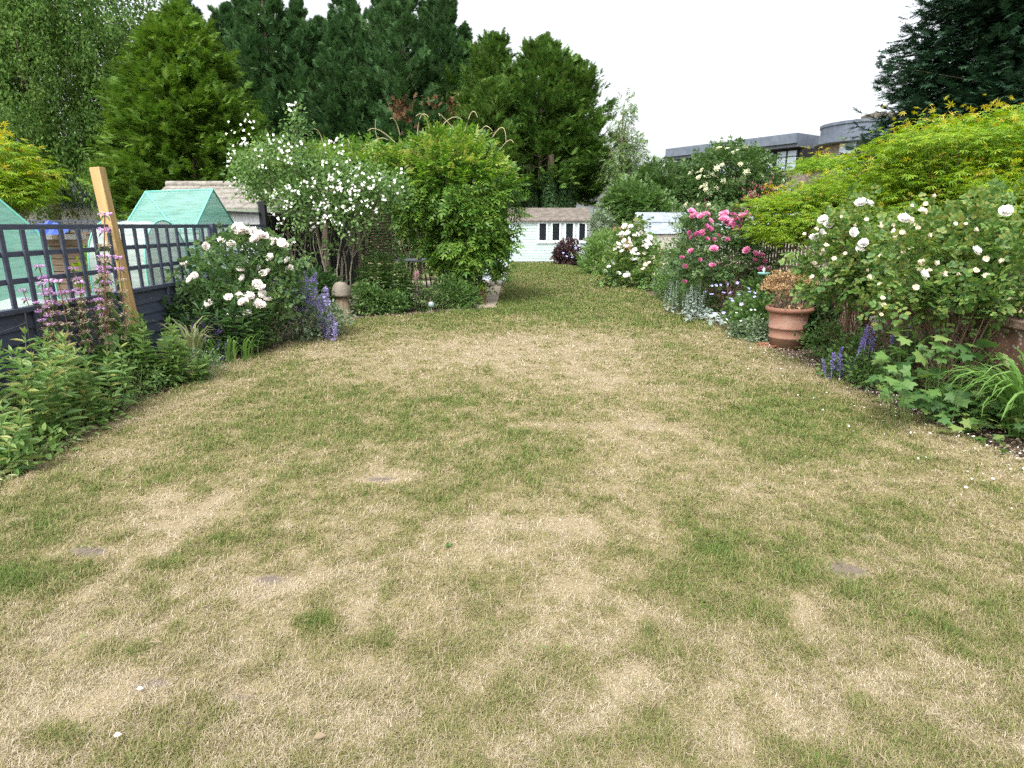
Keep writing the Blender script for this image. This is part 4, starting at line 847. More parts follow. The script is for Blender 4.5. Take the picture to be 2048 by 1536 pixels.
lg = [(990, 85, 34, 2.6, 'green cypress with a rounded top left of the bare twigs'), (1085, 92, 33, 2.7, 'green cypress standing directly behind the summerhouse'), (1150, 135, 34, 2.5, 'rightmost green cypress with ragged outer branches'), (920, 105, 36, 2.4, 'green cypress joining the dark row above the wisteria')]
ley2 = lambda q: min(1, 1.45 * (1 - q) ** .62 + .05) * (.85 + .15 * min(1, q * 4))
for px, py, Y, r, lb in lg:
    t = W(px, py, Y); conifer('cypress_tree', lb, (t[0], Y, 0), t[2], r, M['g_ley2'], ley2, 240, 30, .5, 2.9, (.1, .95), T_SPR, .25, 'green conifers behind the summerhouse', leaders=lead(2, 1.1), lv=(.5, 1.1))
# dead sprays as part of the cypress behind the wisteria
ct = [o for o in COL.objects if o.get('label', '').startswith('tallest dark cypress')][0]
mb = MB(); C = np.array([W(800, 215, 33.4), W(815, 245, 33.4), W(870, 215, 33.6), W(905, 225, 33.6), W(790, 235, 33.4)]); P = np.repeat(C, 44, 0) + rnd(220, .3); mb.inst(T_SPR, P, rnd(220, .4) + UP * .8, rnd(220) + UP * .2 + (0, -1, 0), rng.uniform(.2, .42, 220)); mb.build('dead_sprays', M['brownspray'], ct)
def ivy_col(px, Y, w, h, lb):
    c = W(px, 440, Y); b = (c[0], Y, 0); rt = thing('ivy', lb, 'climber', b, 'ivy clad trunks behind the summerhouse'); MB().tube([(b[0], Y, -.1), (b[0] + .05, Y, h * .5), (b[0], Y, h + .8)], .2, .16, 8).build('stem', M['bark'], rt)
    mb = MB(); n = 5200; a = rng.random(n) * 6.28; z = rng.random(n) * h; r = w * (.75 + .25 * rng.random(n)) * (.75 + .5 * vnoise(a * 1.5, z * 1.2, 1)); P = np.stack([b[0] + r * np.cos(a), Y + r * np.sin(a), z], -1)
    o = np.stack([np.cos(a), np.sin(a), 0 * a - .3], -1); mb.inst(T_DIA, P, o * .4 - UP + rnd(n, .4), o + rnd(n, .4), rng.uniform(.1, .19, n)); mb.build('foliage', M['g_ivy'], rt)
ivy_col(1100, 32.2, .42, 4.2, 'ivy column under the green cypress left of the gap'); ivy_col(1128, 32.6, .55, 4.0, 'broad ivy column nearest the grey metal building'); ivy_col(1055, 32.6, .6, 3.8, 'dark ivy column behind the summerhouse roof left half'); ivy_col(1010, 33, .8, 3.9, 'dark ivy column behind the wisteria edge')
def golden():
    Y = 21; t = W(352, 22, Y); base = (t[0], Y, 0); H = t[2]; rt = thing('golden_conifer', 'broad egg shaped golden green conifer behind the tiled shed', 'tree', base); trunk_obj(rt, base, H * .95, .2, .03, M['bark'])
    prof = lambda q: 2.75 * (np.sin(np.clip(q * .9 + .22, 0, 1.1) * np.pi / 1.1) ** .62 * (1 - .28 * q)) 
    n = 26000; K = 700; u = rng.random(K) ** 1.0; az = rng.random(K) * 6.283; r = prof(u) * rng.uniform(.86, 1.03, K); C = np.stack([base[0] + r * np.cos(az), Y + r * np.sin(az), .3 + u * (H - .3)], -1)
    O = np.stack([np.cos(az), np.sin(az), .25 + .8 * u], -1); k = rng.integers(0, K, n); J = rnd(n, .15); J[:, 2] *= .7; back = rng.random(n) ** 2 * 1.5
    P = C[k] + J - O[k] * back[:, None]; mb = MB(); mb.inst(T_SPRD, P, O[k] + rnd(n, .38) + UP * .12, UP + O[k] * .7 + rnd(n, .25), rng.uniform(.2, .42, n)); mb.build('crown', M['g_gold'], rt)
golden()
def hang_tree(name, label, base, H, blobs, K, per, drop, size, mat, bark='bark', tr=.22):
    rt = thing(name, label, 'tree', base); C, O = blobpts(blobs, K, .25, 1.0)
    lim = [(H * rng.uniform(.25, .8), C[i], .07) for i in range(0, K, max(1, K // 26))]; trunk_obj(rt, base, H, tr, .04, M[bark], lim)
    ln = rng.uniform(drop[0], drop[1], K); k = np.repeat(np.arange(K), per); s = rng.random(K * per) ** .8
    P = C[k] + np.stack([O[k, 0] * .5 * s, O[k, 1] * .5 * s, -ln[k] * s], -1) + rnd(K * per, .13) + rnd(K, .25)[k] * s[:, None]
    mb = MB(); mb.inst(T_SMALL, P, rnd(K * per, .5) - UP * .7 + O[k] * .3, rnd(K * per) + UP * .4, rng.uniform(size[0], size[1], K * per)); mb.build('crown', mat, rt)
    return rt
bx = W(100, 150, 24)[0]
hang_tree('birch_tree', 'large drooping birch tree at the far left', (bx - 1.5, 25, 0), 13, [(bx - .5, 24.5, 7.2, 3.9, 3.6, 3.4), (bx - 4, 25, 9.5, 4, 3.8, 4), (bx + 1.2, 24.5, 10.2, 3.0, 3.2, 3.6), (bx - 2.8, 24.6, 4.4, 2.6, 2.4, 1.6), (bx + .9, 24, 5.0, 2.4, 2.2, 1.6)], 1500, 82, (.5, 1.7), (.09, .17), M['g_birch'], 'greybark')
def loose_tree(name, label, base, H, blobs, n, tpl, size, mat, K, sd, bark='greybark', tr=.12, nl=16, group=None, cat='tree', **kw):
    rt = thing(name, label, cat, base, group); C, O = blobpts(blobs, nl, .4, .95); trunk_obj(rt, base, H, tr, .03, M[bark], [(H * rng.uniform(.25, .85), c, tr * .35) for c in C])
    mb = MB(); P, o = foliage(mb, blobs, n, tpl, size, K=K, sd=sd, **kw); mb.build('crown', mat, rt); return rt, P, o
ax = W(1237, 450, 32)[0]; at = W(1240, 192, 32)[2]
loose_tree('ash_tree', 'slender airy ash tree rising right of the cypresses', (ax, 32, 0), at - .6, [(ax + .05, 32, at - 1.1, .6, .6, 1.1), (ax - .35, 32, at - 2.9, .75, .7, 1.1), (ax + .6, 32, at - 2.6, .75, .7, 1.1), (ax + .85, 32, at - 3.9, .75, .7, .5)], 1500, t_pinn(4, .4, .09, .4), (.2, .34), M['g_ash'], 150, .13, tr=.11, nl=40, lo=.2, out=.6, up=.0, ra=.8)
for i, (px, py, Y, rx, rz, lb) in enumerate(((1262, 405, 30, .85, .62, 'small bushy tree at the foot of the slender ash'), (1320, 375, 31, 1.25, 1.0, 'dark green bushy tree between the ash and the elder'), (1285, 425, 29.5, 1.1, .7, 'low leafy tree behind the orange brown fence panels'))):
    c = W(px, py, Y); c = np.array([c[0], Y, c[2]]); loose_tree('walnut_tree', lb, (c[0], Y, 0), c[2], [(c[0], Y, c[2], rx, 1, rz), (c[0] + rx * .5, Y, c[2] - rz * .4, rx * .8, 1, rz * .8), (c[0] - rx * .45, Y, c[2] - rz * .3, rx * .6, .8, rz * .7)], 1900, t_pinn(4, .42, .1, .35), (.3, .5), M['g_elder'] if i == 1 else M['g_mid'], 130, .16, group='bushy trees behind the allotment shed', tr=.09)
def elder():
    c = W(1455, 365, 29.5); Y = 29.5; b = [(c[0], Y, c[2] + .1, 1.7, 1.6, 1.35), (c[0] - 1.2, Y, c[2] - .6, .95, 1.2, 1.1), (c[0] + 1.1, Y + .2, c[2] - .2, 1.2, 1.4, 1.25), (c[0] - .2, Y, c[2] - 1.3, 2.0, 1.4, 1.0)]
    rt, P, o = loose_tree('elder_tree', 'elder with flat cream flower heads below the office block', (c[0], Y, 0), c[2], b, 5600, t_pinn(3, .42, .12, .3), (.22, .4), M['g_elder'], 330, .17, tr=.12, lo=.7)
    me = MB(); n = 60; a = rng.random(n) * 6.28; r = rng.random(n) ** .5; me.inst(T_SMALL, np.stack([r * np.cos(a) * .1, r * np.sin(a) * .1, .03 - .03 * r ** 2], -1), rnd(n) * [1, 1, .2], rnd(n, .3) + UP, .045); m = me.mesh('flower_head', M['cream'])
    C, O = blobpts(b, 500, 1.05, 1.14); ok = (O[:, 1] < .1) & (O[:, 2] > -.6); C, O = C[ok][:98], O[ok][:98]
    for p, q in zip(C, O): child('flower_head', m, rt, p, out_rot(q * .8, .25), rng.uniform(.8, 1.5))
elder()
ced = lambda q: (1 - q) ** .75 * .97 + .03
tb = W(2130, 300, 22)
conifer('cedar_tree', 'huge dark drooping conifer at the top right', (tb[0], 22.5, 0), 19, 6.5, M['g_cedar'], ced, 900, 130, .44, 3.6, (0, .5), T_SPR, .02, 'tall dark trees on the right', .12, 'bark', .25, -.05, 1.9, lv=(.72, 1.03))
# ================================================================== maples
def maple(name, label, base, H, blobs, K, per, size, mat, tips, nl=14):
    rt = thing(name, label, 'tree', base, 'yellow green maples over the fence'); C, O = blobpts(blobs, K, .35, 1.0)
    mb = MB(); b = np.array(base)
    for i in range(4): mb.tube(bez(b, b + np.array([rng.normal() * .3, rng.normal() * .3, H * .55]), (0, 0, 0), 5), .05, .025, 6)
    j = b + UP * H * .45
    for i in range(0, K, max(1, K // 70)): mb.tube(bez(j + rnd(1, .12)[0], C[i], (0, 0, -.1), 6), .018, .003, 5)
    mb.build('trunk', M['bark'], rt)
    k = np.repeat(np.arange(K), per); J = rnd(K * per, .15); J[:, 2] *= .25; P = C[k] + J + np.stack([O[k, 0] * .1, O[k, 1] * .1, -np.abs(J[:, 0]) * .12], -1); o = O[k]
    t = np.stack([o[:, 0], o[:, 1], o[:, 2] * .1 - .28], -1) + rnd(K * per, .38) * [1, 1, .45] + J * 1.6; mb = MB(); mb.inst(T_PALM, P, t, UP + o * .3 + rnd(K * per, .25), rng.uniform(size[0], size[1], K * per)); mb.build('crown', mat, rt)
    q = (O[:, 2] > .1); Ct, Ot = C[q], O[q]; k = rng.integers(0, len(Ct), tips); mb = MB(); P = Ct[k] + Ot[k] * .1 + rnd(tips, .13) * [1, 1, .5] + UP * .05; mb.inst(T_PALM, P, Ot[k] * [1, 1, .3] + rnd(tips, .4), UP + rnd(tips, .3), rng.uniform(size[0] * .8, size[1] * .9, tips)); mb.build('young_leaves', M['g_maplet'], rt)
    return rt
def B_(px, py, Y, rx, ry, rz):
    c = W(px, py, Y); return (c[0], Y, c[2], rx, ry, rz)
maple('maple_tree', 'large yellow green maple overhanging the wall at the right edge', (6.0, 8.2, 0), 2.6, [B_(1900, 285, 8.2, .85, .8, .3), B_(2070, 280, 8.0, .9, .9, .42), B_(1800, 345, 8.6, .62, .8, .3), B_(1950, 385, 8.0, 1.0, .8, .42), B_(2100, 420, 7.6, .9, .8, .5), B_(1850, 430, 8.4, .8, .7, .34)], 900, 15, (.05, .1), M['g_maple'], 650)
maple('maple_tree', 'wide spreading yellow green maple behind the pickets', (5.9, 10.8, 0), 2.2, [B_(1640, 385, 10.8, .58, .8, .28), B_(1720, 400, 10.6, .7, .8, .34), B_(1605, 425, 10.6, .5, .7, .28), B_(1690, 450, 10.4, .7, .7, .34), B_(1765, 430, 10.2, .7, .7, .38), B_(1640, 325, 11.4, .36, .5, .13), B_(1570, 455, 10.6, .4, .6, .24), B_(1780, 370, 10, .42, .6, .26), B_(1540, 405, 11, .24, .4, .14)], 800, 15, (.055, .1), M['g_maple'], 420)
maple('maple_tree', 'golden green maple crown cut by the left edge', (-9.2, 11.2, 0), 2.3, [B_(-20, 330, 11.2, .8, .7, .5), B_(25, 370, 11, .45, .6, .3), B_(-60, 390, 11.2, .9, .8, .4)], 240, 13, (.09, .15), M['g_maple'], 330)
# ================================================================== wisteria
def wisteria():
    rt = thing('wisteria', 'large wisteria mound cascading over the pergola corner', 'climber', (-.95, 14.2, 0)); base = np.array([-.95, 14.2, 0])
    b = [B_(905, 372, 14.4, 1.2, 1.1, .7), B_(830, 352, 14.7, .8, 1.0, .5), B_(955, 412, 14.3, .85, .95, .8), B_(930, 465, 14.2, .85, .85, .6), B_(925, 515, 14.05, .6, .6, .45), B_(955, 485, 14.0, .55, .6, .5), B_(850, 420, 14.3, .55, .65, .35), B_(930, 555, 14.0, .42, .42, .22), B_(740, 338, 15.2, .9, 1.1, .24), B_(640, 340, 15.2, .95, 1.1, .24), B_(560, 345, 15.2, .6, .9, .22), B_(900, 318, 14.5, .8, .85, .4), (-2.5, 16.2, 2.9, 1.8, 1.5, .22)]  # last blob: leaf cover added over the pergola top to shade the patio below
    mb = MB(); mb.tube([(-.95, 14.2, -.1), (-.93, 14.15, .5), (-1.0, 14.12, 1.3), (-.95, 14.2, 2.5)], .085, .05, 9); mb.tube([(-1.05, 14.25, -.1), (-1.15, 14.1, .4), (-.95, 14.2, .9), (-1.1, 14.3, 2.4)], .05, .04, 7); mb.build('trunk', M['bark'], rt)
    mb = MB(); foliage(mb, b, 8200, T_PINN, (.2, .36), K=760, sd=.1, out=1.0, up=.0, ra=.45, lo=.72, hi=1.03, droop=.12, nup=1.0, zmin=.35); mb.build('foliage', M['g_wist'], rt)
    top = [q for q in b if q[2] > 2.25 and q[1] < 16]; C, O = blobpts(top, 1900, .95, 1.08); ok = O[:, 2] > .35; C, O = C[ok], O[ok]; n = len(C); mb = MB(); mb.inst(T_PINN, C + rnd(n, .06), O + rnd(n, .4) + UP * .2, UP + rnd(n, .4), rng.uniform(.16, .3, n)); mb.build('young_leaves', M['g_wisty'], rt)
    ym_ = pm('young_shoot', (.3, .27, .14), (.4, .33, .2), 5, .6)
    for (x0, y0, x1, y1, x2, y2) in ((860, 262, 850, 215, 832, 232), (880, 258, 905, 222, 925, 240), (930, 262, 945, 200, 955, 235), (960, 280, 965, 235, 985, 262), (985, 275, 1012, 230, 1012, 285), (800, 270, 790, 228, 780, 238), (790, 285, 750, 245, 735, 262), (770, 300, 745, 275, 752, 238), (835, 270, 838, 210, 858, 235), (905, 255, 870, 215, 880, 232), (700, 300, 690, 262, 700, 288), (1000, 300, 1020, 270, 1027, 285), (650, 300, 640, 255, 628, 258), (785, 472, 830, 455, 800, 470), (720, 305, 760, 265, 775, 280)):
        Y = 14.3 + rng.normal() * .3; P0, P1, P2 = W(x0, y0, Y), W(x1, y1, Y - .15), W(x2, y2, Y - .2); u = np.linspace(0, 1, 9)[:, None]; MB().tube(P0 * (1 - u) ** 2 + 2 * P1 * u * (1 - u) * 1.15 + P2 * u ** 2 - P1 * .3 * u * (1 - u), .012, .006, 5).build('tendril', ym_, rt)
wisteria()
# ================================================================== roses and flowers
RW = [rose_mesh('bloom', M['blush'], s) for s in (1, 2, 3)]; RWW = [rose_mesh('bloom', M['white'], s, .05, ((7, 1, .2), (7, .85, .6), (6, .65, 1.0), (5, .4, 1.3))) for s in (4, 5)]
RP = [rose_mesh('bloom', M['pink'], s, .05) for s in (6, 7, 8)]; RPD = [rose_mesh('bloom', M['dpink'], s, .035, ((5, 1, .9), (4, .7, 1.2)), .4) for s in (9, 10)]
RF = [rose_mesh('faded_bloom', M['faded'], s, .032, ((6, 1, .3), (4, .6, -.5)), .9) for s in (11, 12)]; RPALE = [rose_mesh('bloom', M['white'], s, .05, ((6, 1, .3), (5, .7, .9), (4, .4, 1.3))) for s in (13, 14)]
FW = [flower5('bloom', M['white'], .03, 4, 1.0, .25, 2), flower5('bloom', M['white'], .026, 4, .9, .5, 2)]; FG = flower5('bloom', M['gerb'], .026, 5, .85, .3); FI = flower5('bloom', M['iris'], .06, 3, .8, .7, 2)
FWS = flower5('bloom', M['white'], .018, 5, .85, .3)
def hit(px, py, blobs, Yd):
    d = ray(px, py); o = np.array([0, 0, EYE]); best = None
    for q in blobs:
        r = np.array(q[3:]) * 1.06; oc = (o - np.array(q[:3])) / r; dd = d / r; A, B, C = dd @ dd, 2 * oc @ dd, oc @ oc - 1; D = B * B - 4 * A * C
        if D > 0:
            t = (-B - D ** .5) / (2 * A)
            if best is None or t < best: best = t
    return o + d * best if best else W(px, py, Yd)
def place(rt, pix, meshes, blobs, Yd, s=(.8, 1.1), name='bloom', jit=.05):
    pts = []
    for (x, y) in pix:
        p = hit(x, y, blobs, Yd) + np.array([0, -.03 + rng.normal() * jit, 0]); pts.append(p); child(name, meshes[rng.integers(len(meshes))], rt, p, out_rot(np.array([rng.normal() * .5, -.65, .35]), .25), rng.uniform(*s))
    return pts
def rose_left():
    base = (-4.0, 9.0, 0); b = [B_(500, 505, 9.1, .5, .45, .22), B_(440, 560, 8.9, .5, .45, .3), B_(540, 580, 9.0, .48, .42, .3), B_(480, 620, 8.75, .65, .45, .35), B_(410, 620, 8.7, .4, .4, .35), B_(560, 530, 9.2, .3, .3, .2)]
    rt, P, o = bush('rose_bush', 'white rose bush with large full blooms beside the trellis fence', 'rose bush', base, b, 1900, T_ROSE, (.11, .19), M['g_rose'], M['stem'], 26, .008, K=330, sd=.07)
    z = [(680, 70), (740, 65), (720, 130), (790, 110), (840, 110), (865, 170), (930, 155), (970, 165), (920, 200), (520, 210), (645, 260), (370, 270), (1045, 210), (1085, 230), (1150, 235), (1190, 260), (1050, 385), (190, 455), (1200, 425), (1240, 420), (1230, 510), (1260, 490), (740, 515), (910, 500), (295, 565), (265, 605), (735, 605), (960, 550), (1005, 545), (910, 655), (955, 700), (950, 755), (620, 795), (690, 790), (825, 790), (775, 845), (980, 835), (895, 860), (935, 880), (390, 860), (375, 890), (675, 960), (675, 1015), (815, 965), (100, 690), (115, 740), (770, 95), (700, 100), (945, 185), (1170, 245), (640, 790)]
    pts = place(rt, [(340 + x / 5.12, 440 + y / 5.12) for x, y in z], RW, b, 8.8, (.95, 1.35))
    for p in pts: MB().tube(bez((p[0] + rng.normal() * .1, p[1] + .25, p[2] - .3), p, (0, -.05, 0), 4), .004, .003, 4).build('flower_stem', M['stem'], rt)
    upright('peony_plant', 'dark green lance leaved perennial under the white rose bush', 'plant', (-3.95, 8.55, 0), 30, .78, .62, T_LANCE, (.13, .24), M['g_dark'], M['stem'], 9, 3, .005, None, .5, .2, .2)
    bush('dark_perennial', 'low violet leaved clump at the foot of the white rose', 'plant', (-3.95, 8.1, 0), [(-3.95, 8.15, .2, .45, .25, .18)], 240, T_LANCE, (.08, .16), leafmat('violet_leaf', [(.05, .05, .09), (.09, .07, .16), (.06, .1, .06)], .2), None, K=60, sd=.06)
rose_left()
def pink_rose():
    b = [B_(1430, 470, 12, .62, .5, .42), B_(1490, 460, 11.8, .45, .45, .35), B_(1400, 520, 11.8, .5, .45, .35), B_(1460, 530, 11.7, .5, .4, .35), B_(1520, 500, 11.4, .4, .4, .4), B_(1420, 440, 12.1, .4, .35, .2)]
    rt, P, o = bush('rose_bush', 'pink rose bush with ruffled blooms above the brick wall', 'rose bush', (4.25, 12.0, 0), b, 1900, T_ROSE, (.11, .18), M['g_rose'], M['cane'], 22, .009, K=330, sd=.08)
    z = [(1085, 350), (1100, 405), (1140, 400), (1180, 400), (1215, 385), (1245, 375), (1440, 380), (1410, 440), (1450, 450), (1500, 450), (1580, 430), (1620, 405), (1675, 375), (1275, 450), (1215, 570), (1550, 535), (1085, 775), (1305, 750), (1295, 930), (1680, 765), (1770, 805), (1850, 830), (1850, 975), (1890, 980), (1835, 450), (1460, 430), (1425, 425), (1600, 425), (1640, 400), (1195, 405), (1480, 460)]
    zd = [(1220, 505), (1270, 530), (1295, 550), (1090, 635), (1120, 605), (1150, 585), (1235, 645), (1315, 650), (1170, 865), (995, 940), (1760, 870), (1865, 880), (1010, 1105), (1540, 380), (1470, 655), (1530, 495), (1370, 605), (1640, 515), (1200, 600), (1080, 580), (1520, 385), (1560, 400), (980, 850)]
    f = lambda L: [(1180 + x / 5.39, 360 + y / 5.39) for x, y in L]; place(rt, f(z), RP, b, 11.6, (1.1, 1.6)); place(rt, f(zd), RPD, b, 11.6, (1.1, 1.6), 'spent_bloom')
pink_rose()
def pale_rose():
    b = [B_(1255, 500, 18.2, .6, .6, .5), B_(1300, 520, 18, .55, .5, .45), B_(1240, 540, 17.8, .6, .5, .4), B_(1310, 555, 17.3, .5, .5, .4), B_(1270, 470, 18.3, .35, .4, .3)]
    rt, P, o = bush('rose_bush', 'pale pink rose bush sprawling beside the far lawn', 'rose bush', (3.75, 18, 0), b, 2000, T_ROSE, (.14, .22), M['g_rose2'], M['cane'], 18, .01, K=300, sd=.1)
    z = [(385, 500), (430, 515), (410, 565), (310, 605), (340, 590), (500, 590), (545, 575), (470, 605), (405, 640), (365, 660), (420, 680), (600, 670), (645, 625), (610, 605), (295, 700), (310, 735), (275, 750), (580, 715), (630, 700), (430, 720), (480, 755), (370, 720), (445, 795), (510, 805), (455, 860), (235, 895), (200, 940), (165, 985), (300, 1010), (375, 1030), (395, 1020), (345, 770), (440, 510), (590, 660), (400, 580), (640, 640), (570, 720), (480, 860)]
    place(rt, [(1180 + x / 5.39, 360 + y / 5.39) for x, y in z], RPALE, b, 17.8, (1.1, 1.8))
    C, O = blobpts([b[1], b[3]], 46, .95, 1.05)
    for p, q in zip(C, O): child('faded_bloom', RF[0], rt, p, out_rot(q), rng.uniform(1.4, 2.2))
pale_rose()
def white_roses():
    f = lambda L: [(1500 + x / 3.737, 380 + y / 3.737) for x, y in L]
    b1 = [B_(1725, 455, 7.4, .38, .4, .24), B_(1685, 510, 7.2, .42, .42, .25), B_(1765, 510, 7.1, .42, .4, .3), B_(1660, 555, 7.2, .34, .35, .17), B_(1745, 565, 7.0, .38, .35, .17)]
    rt, P, o = bush('rose_bush', 'tall white rose bush with bare canes between pot and violet spikes', 'rose bush', (4.25, 7.7, 0), b1, 1250, T_ROSE, (.1, .18), M['g_rose2'], M['cane'], 34, .008, K=250, sd=.08)
    z1 = [(830, 105), (885, 110), (735, 320), (540, 330), (495, 360), (600, 265), (540, 230), (950, 990), (840, 405), (830, 460)]; z1f = [(660, 205), (860, 225), (955, 240), (950, 275), (595, 505), (515, 450), (400, 560), (675, 475), (970, 330), (760, 270), (690, 270), (590, 330), (885, 545), (480, 545), (430, 640), (1050, 265), (560, 410), (845, 595), (480, 290), (410, 335)]
    place(rt, f(z1), RWW, b1, 7.0, (.9, 1.2)); place(rt, f(z1f), RF, b1, 7.0, (.55, 1.0), 'faded_bloom')
    b2 = [B_(1900, 475, 6.1, .5, .45, .18), B_(2000, 460, 6.0, .45, .45, .25), B_(1850, 545, 6.0, .42, .45, .24), B_(1960, 545, 5.9, .55, .45, .3), B_(1835, 595, 5.8, .33, .33, .15), B_(1930, 590, 5.8, .45, .35, .15), B_(2060, 555, 5.8, .45, .45, .34), B_(1900, 510, 6.0, .45, .4, .26)]
    rt, P, o = bush('rose_bush', 'broad white rose bush with many faded flowers at the right edge', 'rose bush', (4.35, 6.1, 0), b2, 2300, T_ROSE, (.1, .17), M['g_rose2'], M['cane'], 46, .009, K=420, sd=.085)
    z2 = [(1870, 170), (1280, 640), (1660, 460), (2030, 455), (1120, 225)]; z2f = [(1180, 255), (1225, 150), (1255, 165), (1215, 120), (1325, 50), (1265, 280), (1100, 355), (1115, 465), (1000, 495), (1240, 525), (1285, 555), (1365, 545), (1190, 590), (1205, 725), (1010, 740), (1005, 715), (1870, 530), (1760, 645), (1955, 135), (1510, 255), (1600, 215), (1150, 430), (1495, 620), (1540, 630), (875, 650), (965, 800), (970, 850), (1080, 310), (940, 920), (1600, 260), (1730, 510), (1145, 230), (1160, 270), (1210, 265), (1300, 105), (1090, 320), (1450, 640), (1340, 600), (1230, 540), (1700, 600), (1640, 300), (1330, 340)]
    place(rt, f(z2), RWW, b2, 5.8, (.75, 1.05)); place(rt, f(z2f), RF, b2, 5.8, (.5, .95), 'faded_bloom')
white_roses()
def white_shrub():
    base = (-3.5, 12.55, 0); b = [B_(560, 320, 12.6, .75, .7, .35), B_(510, 345, 12.8, .45, .5, .45), B_(650, 380, 12.5, .85, .7, .45), B_(730, 370, 12.4, .65, .6, .42), B_(600, 420, 12.4, .6, .6, .4), B_(700, 430, 12.3, .6, .5, .3), B_(590, 255, 12.8, .16, .2, .42), B_(780, 380, 12.2, .35, .4, .25), B_(650, 330, 12.7, .6, .6, .25)]
    rt = thing('mock_orange', 'tall white flowering shrub on bare arching stems before black fence', 'shrub', base); mb = MB(); P, _ = blobpts(b, 42, .3, .85)
    forks = []
    for i in range(13):
        a_ = rng.random() * 6.28; bb = np.array(base) + (math.cos(a_) * .16, math.sin(a_) * .12, -.03); f_ = bb + np.array([math.cos(a_) * .3 + rng.normal() * .1, math.sin(a_) * .2, rng.uniform(.75, 1.25)])
        m_ = (bb + f_) / 2 + np.array([rng.normal() * .06, rng.normal() * .05, 0]); r = rng.uniform(.014, .03); mb.tube(np.array([bb, bb * .6 + m_ * .4 + rnd(1, .012)[0], m_, m_ * .5 + f_ * .5 + rnd(1, .025)[0], f_]), r, r * .75, 7); forks.append((f_, r * .7))
    for p in P:
        f_, r = min(forks, key=lambda q: abs(q[0][0] - p[0]) + rng.random() * .5); m_ = f_ * .5 + p * .5 + rnd(1, .07)[0]; mb.tube(np.array([f_, f_ * .6 + m_ * .4 + rnd(1, .02)[0], m_, p]), r * .6, .004, 5)
    mb.build('stems', M['greybark'], rt)
    mb = MB(); foliage(mb, b, 9000, T_LEAF, (.05, .095), K=800, sd=.1, out=.6, up=.1, ra=.9, lo=.45, zmin=.9); foliage(mb, [(-3.2, 12.3, 1.3, .4, .3, .2), (-3.9, 12.3, 1.25, .3, .3, .2)], 160, T_LEAF, (.06, .1), K=22, sd=.06); mb.build('foliage', leafmat('mock_orange_leaf', [(.07, .14, .035), (.11, .2, .055), (.17, .26, .08)]), rt)
    z = [(515, 85), (555, 90), (270, 175), (300, 195), (190, 240), (240, 320), (275, 315), (180, 420), (205, 355), (370, 455), (350, 390), (405, 290), (485, 300), (480, 355), (515, 360), (520, 425), (760, 315), (790, 310), (840, 360), (870, 400), (720, 425), (790, 465), (760, 510), (770, 530), (825, 545), (835, 575), (895, 555), (910, 590), (910, 610), (995, 520), (1015, 570), (1140, 545), (1160, 490), (1200, 490), (540, 590), (530, 570), (430, 620), (440, 600), (500, 650), (535, 685), (670, 680), (590, 565), (625, 545), (675, 545), (740, 640), (690, 750), (730, 735), (770, 760), (800, 790), (885, 660), (900, 700), (1000, 690), (1070, 640), (970, 650), (840, 690), (740, 685), (460, 750), (470, 810), (545, 890), (880, 850), (205, 540), (290, 260), (570, 330), (1050, 490), (930, 500), (960, 560), (870, 590), (780, 570)]
    pix = [(400 + x / 2.926, 180 + y / 2.926) for x, y in z]; pts = []
    for x, y in pix: pts.append(hit(x, y, b, 12.3) + np.array([0, -.03, 0]))
    for p in pts: child('bloom', FW[rng.integers(2)], rt, p, out_rot(np.array([rng.normal() * .4, -.7, .2])), rng.uniform(.65, 1.1))
    C = np.repeat(np.array(pts), 3, 0) + rnd(len(pts) * 3, .06); C2, _ = blobpts(b, 80, .9, 1.05); C = np.concatenate([C, C2]); mb = MB(); n = len(C)
    for q in range(4): a = q * 1.57; t = np.stack([np.cos(a + C[:, 0] * 50), -.3 + 0 * C[:, 0], np.sin(a + C[:, 0] * 50)], -1); mb.inst(t_leaf(.45, .05, .1), C, t, np.array([0, -1, .3]) + rnd(n, .2), rng.uniform(.02, .034, n))
    tag(mb.build('small_blooms', M['white'], rt), kind='stuff')
white_shrub()
def spike_mesh(name, mat, h, r, n, seed, taper=.7):
    r_ = np.random.default_rng(seed); u = np.sort(r_.random(n)); a = r_.random(n) * 6.28; rr = r * (1 - taper * u) * (.6 + .4 * np.cos(u * 40)); mb = MB()
    P = np.stack([rr * np.cos(a) * .5, rr * np.sin(a) * .5, u * h], -1); t = np.stack([np.cos(a), np.sin(a), .5 + 0 * a], -1) + r_.normal(size=(n, 3)) * .3
    mb.inst(T_DIA, P, t, UP + r_.normal(size=(n, 3)) * .4, r * r_.uniform(.6, 1.1, n)); mb.tube([(0, 0, -.12), (0, 0, h)], .003, .002, 4); return mb.mesh(name, mat)
def spiky(name, label, base, blobs, n, tpl, size, mat, spm, nsp, hs, cat='plant', tilt=.25, top=.75, smin=.7, smax=1.2, pts=None):
    rt, P, o = bush(name, label, cat, base, blobs, n, tpl, size, mat, M['stem'], 14, .004, K=max(20, n // 8), sd=.05)
    if pts is None:
        C, O = blobpts(blobs, nsp * 4, .85, 1.0); ok = O[:, 2] > .25; C, O = C[ok][:nsp], O[ok][:nsp]
    else: C = np.array(pts); O = np.array([[(p[0] - base[0]) * .6, (p[1] - base[1]) * .6, 1] for p in pts])
    for p, q in zip(C, O): child('flower_spike', spm[rng.integers(len(spm))], rt, p, (-q[1] * tilt * 2 + rng.normal() * .08, q[0] * tilt * 2 + rng.normal() * .08, rng.random() * 6), rng.uniform(smin, smax))
    return rt
SPC = [spike_mesh('flower_spike', M['purple'], .26, .04, 95, s) for s in (1, 2, 3)]; SPS = [spike_mesh('flower_spike', M['salvia'], .16, .024, 80, s, .6) for s in (4, 5)]
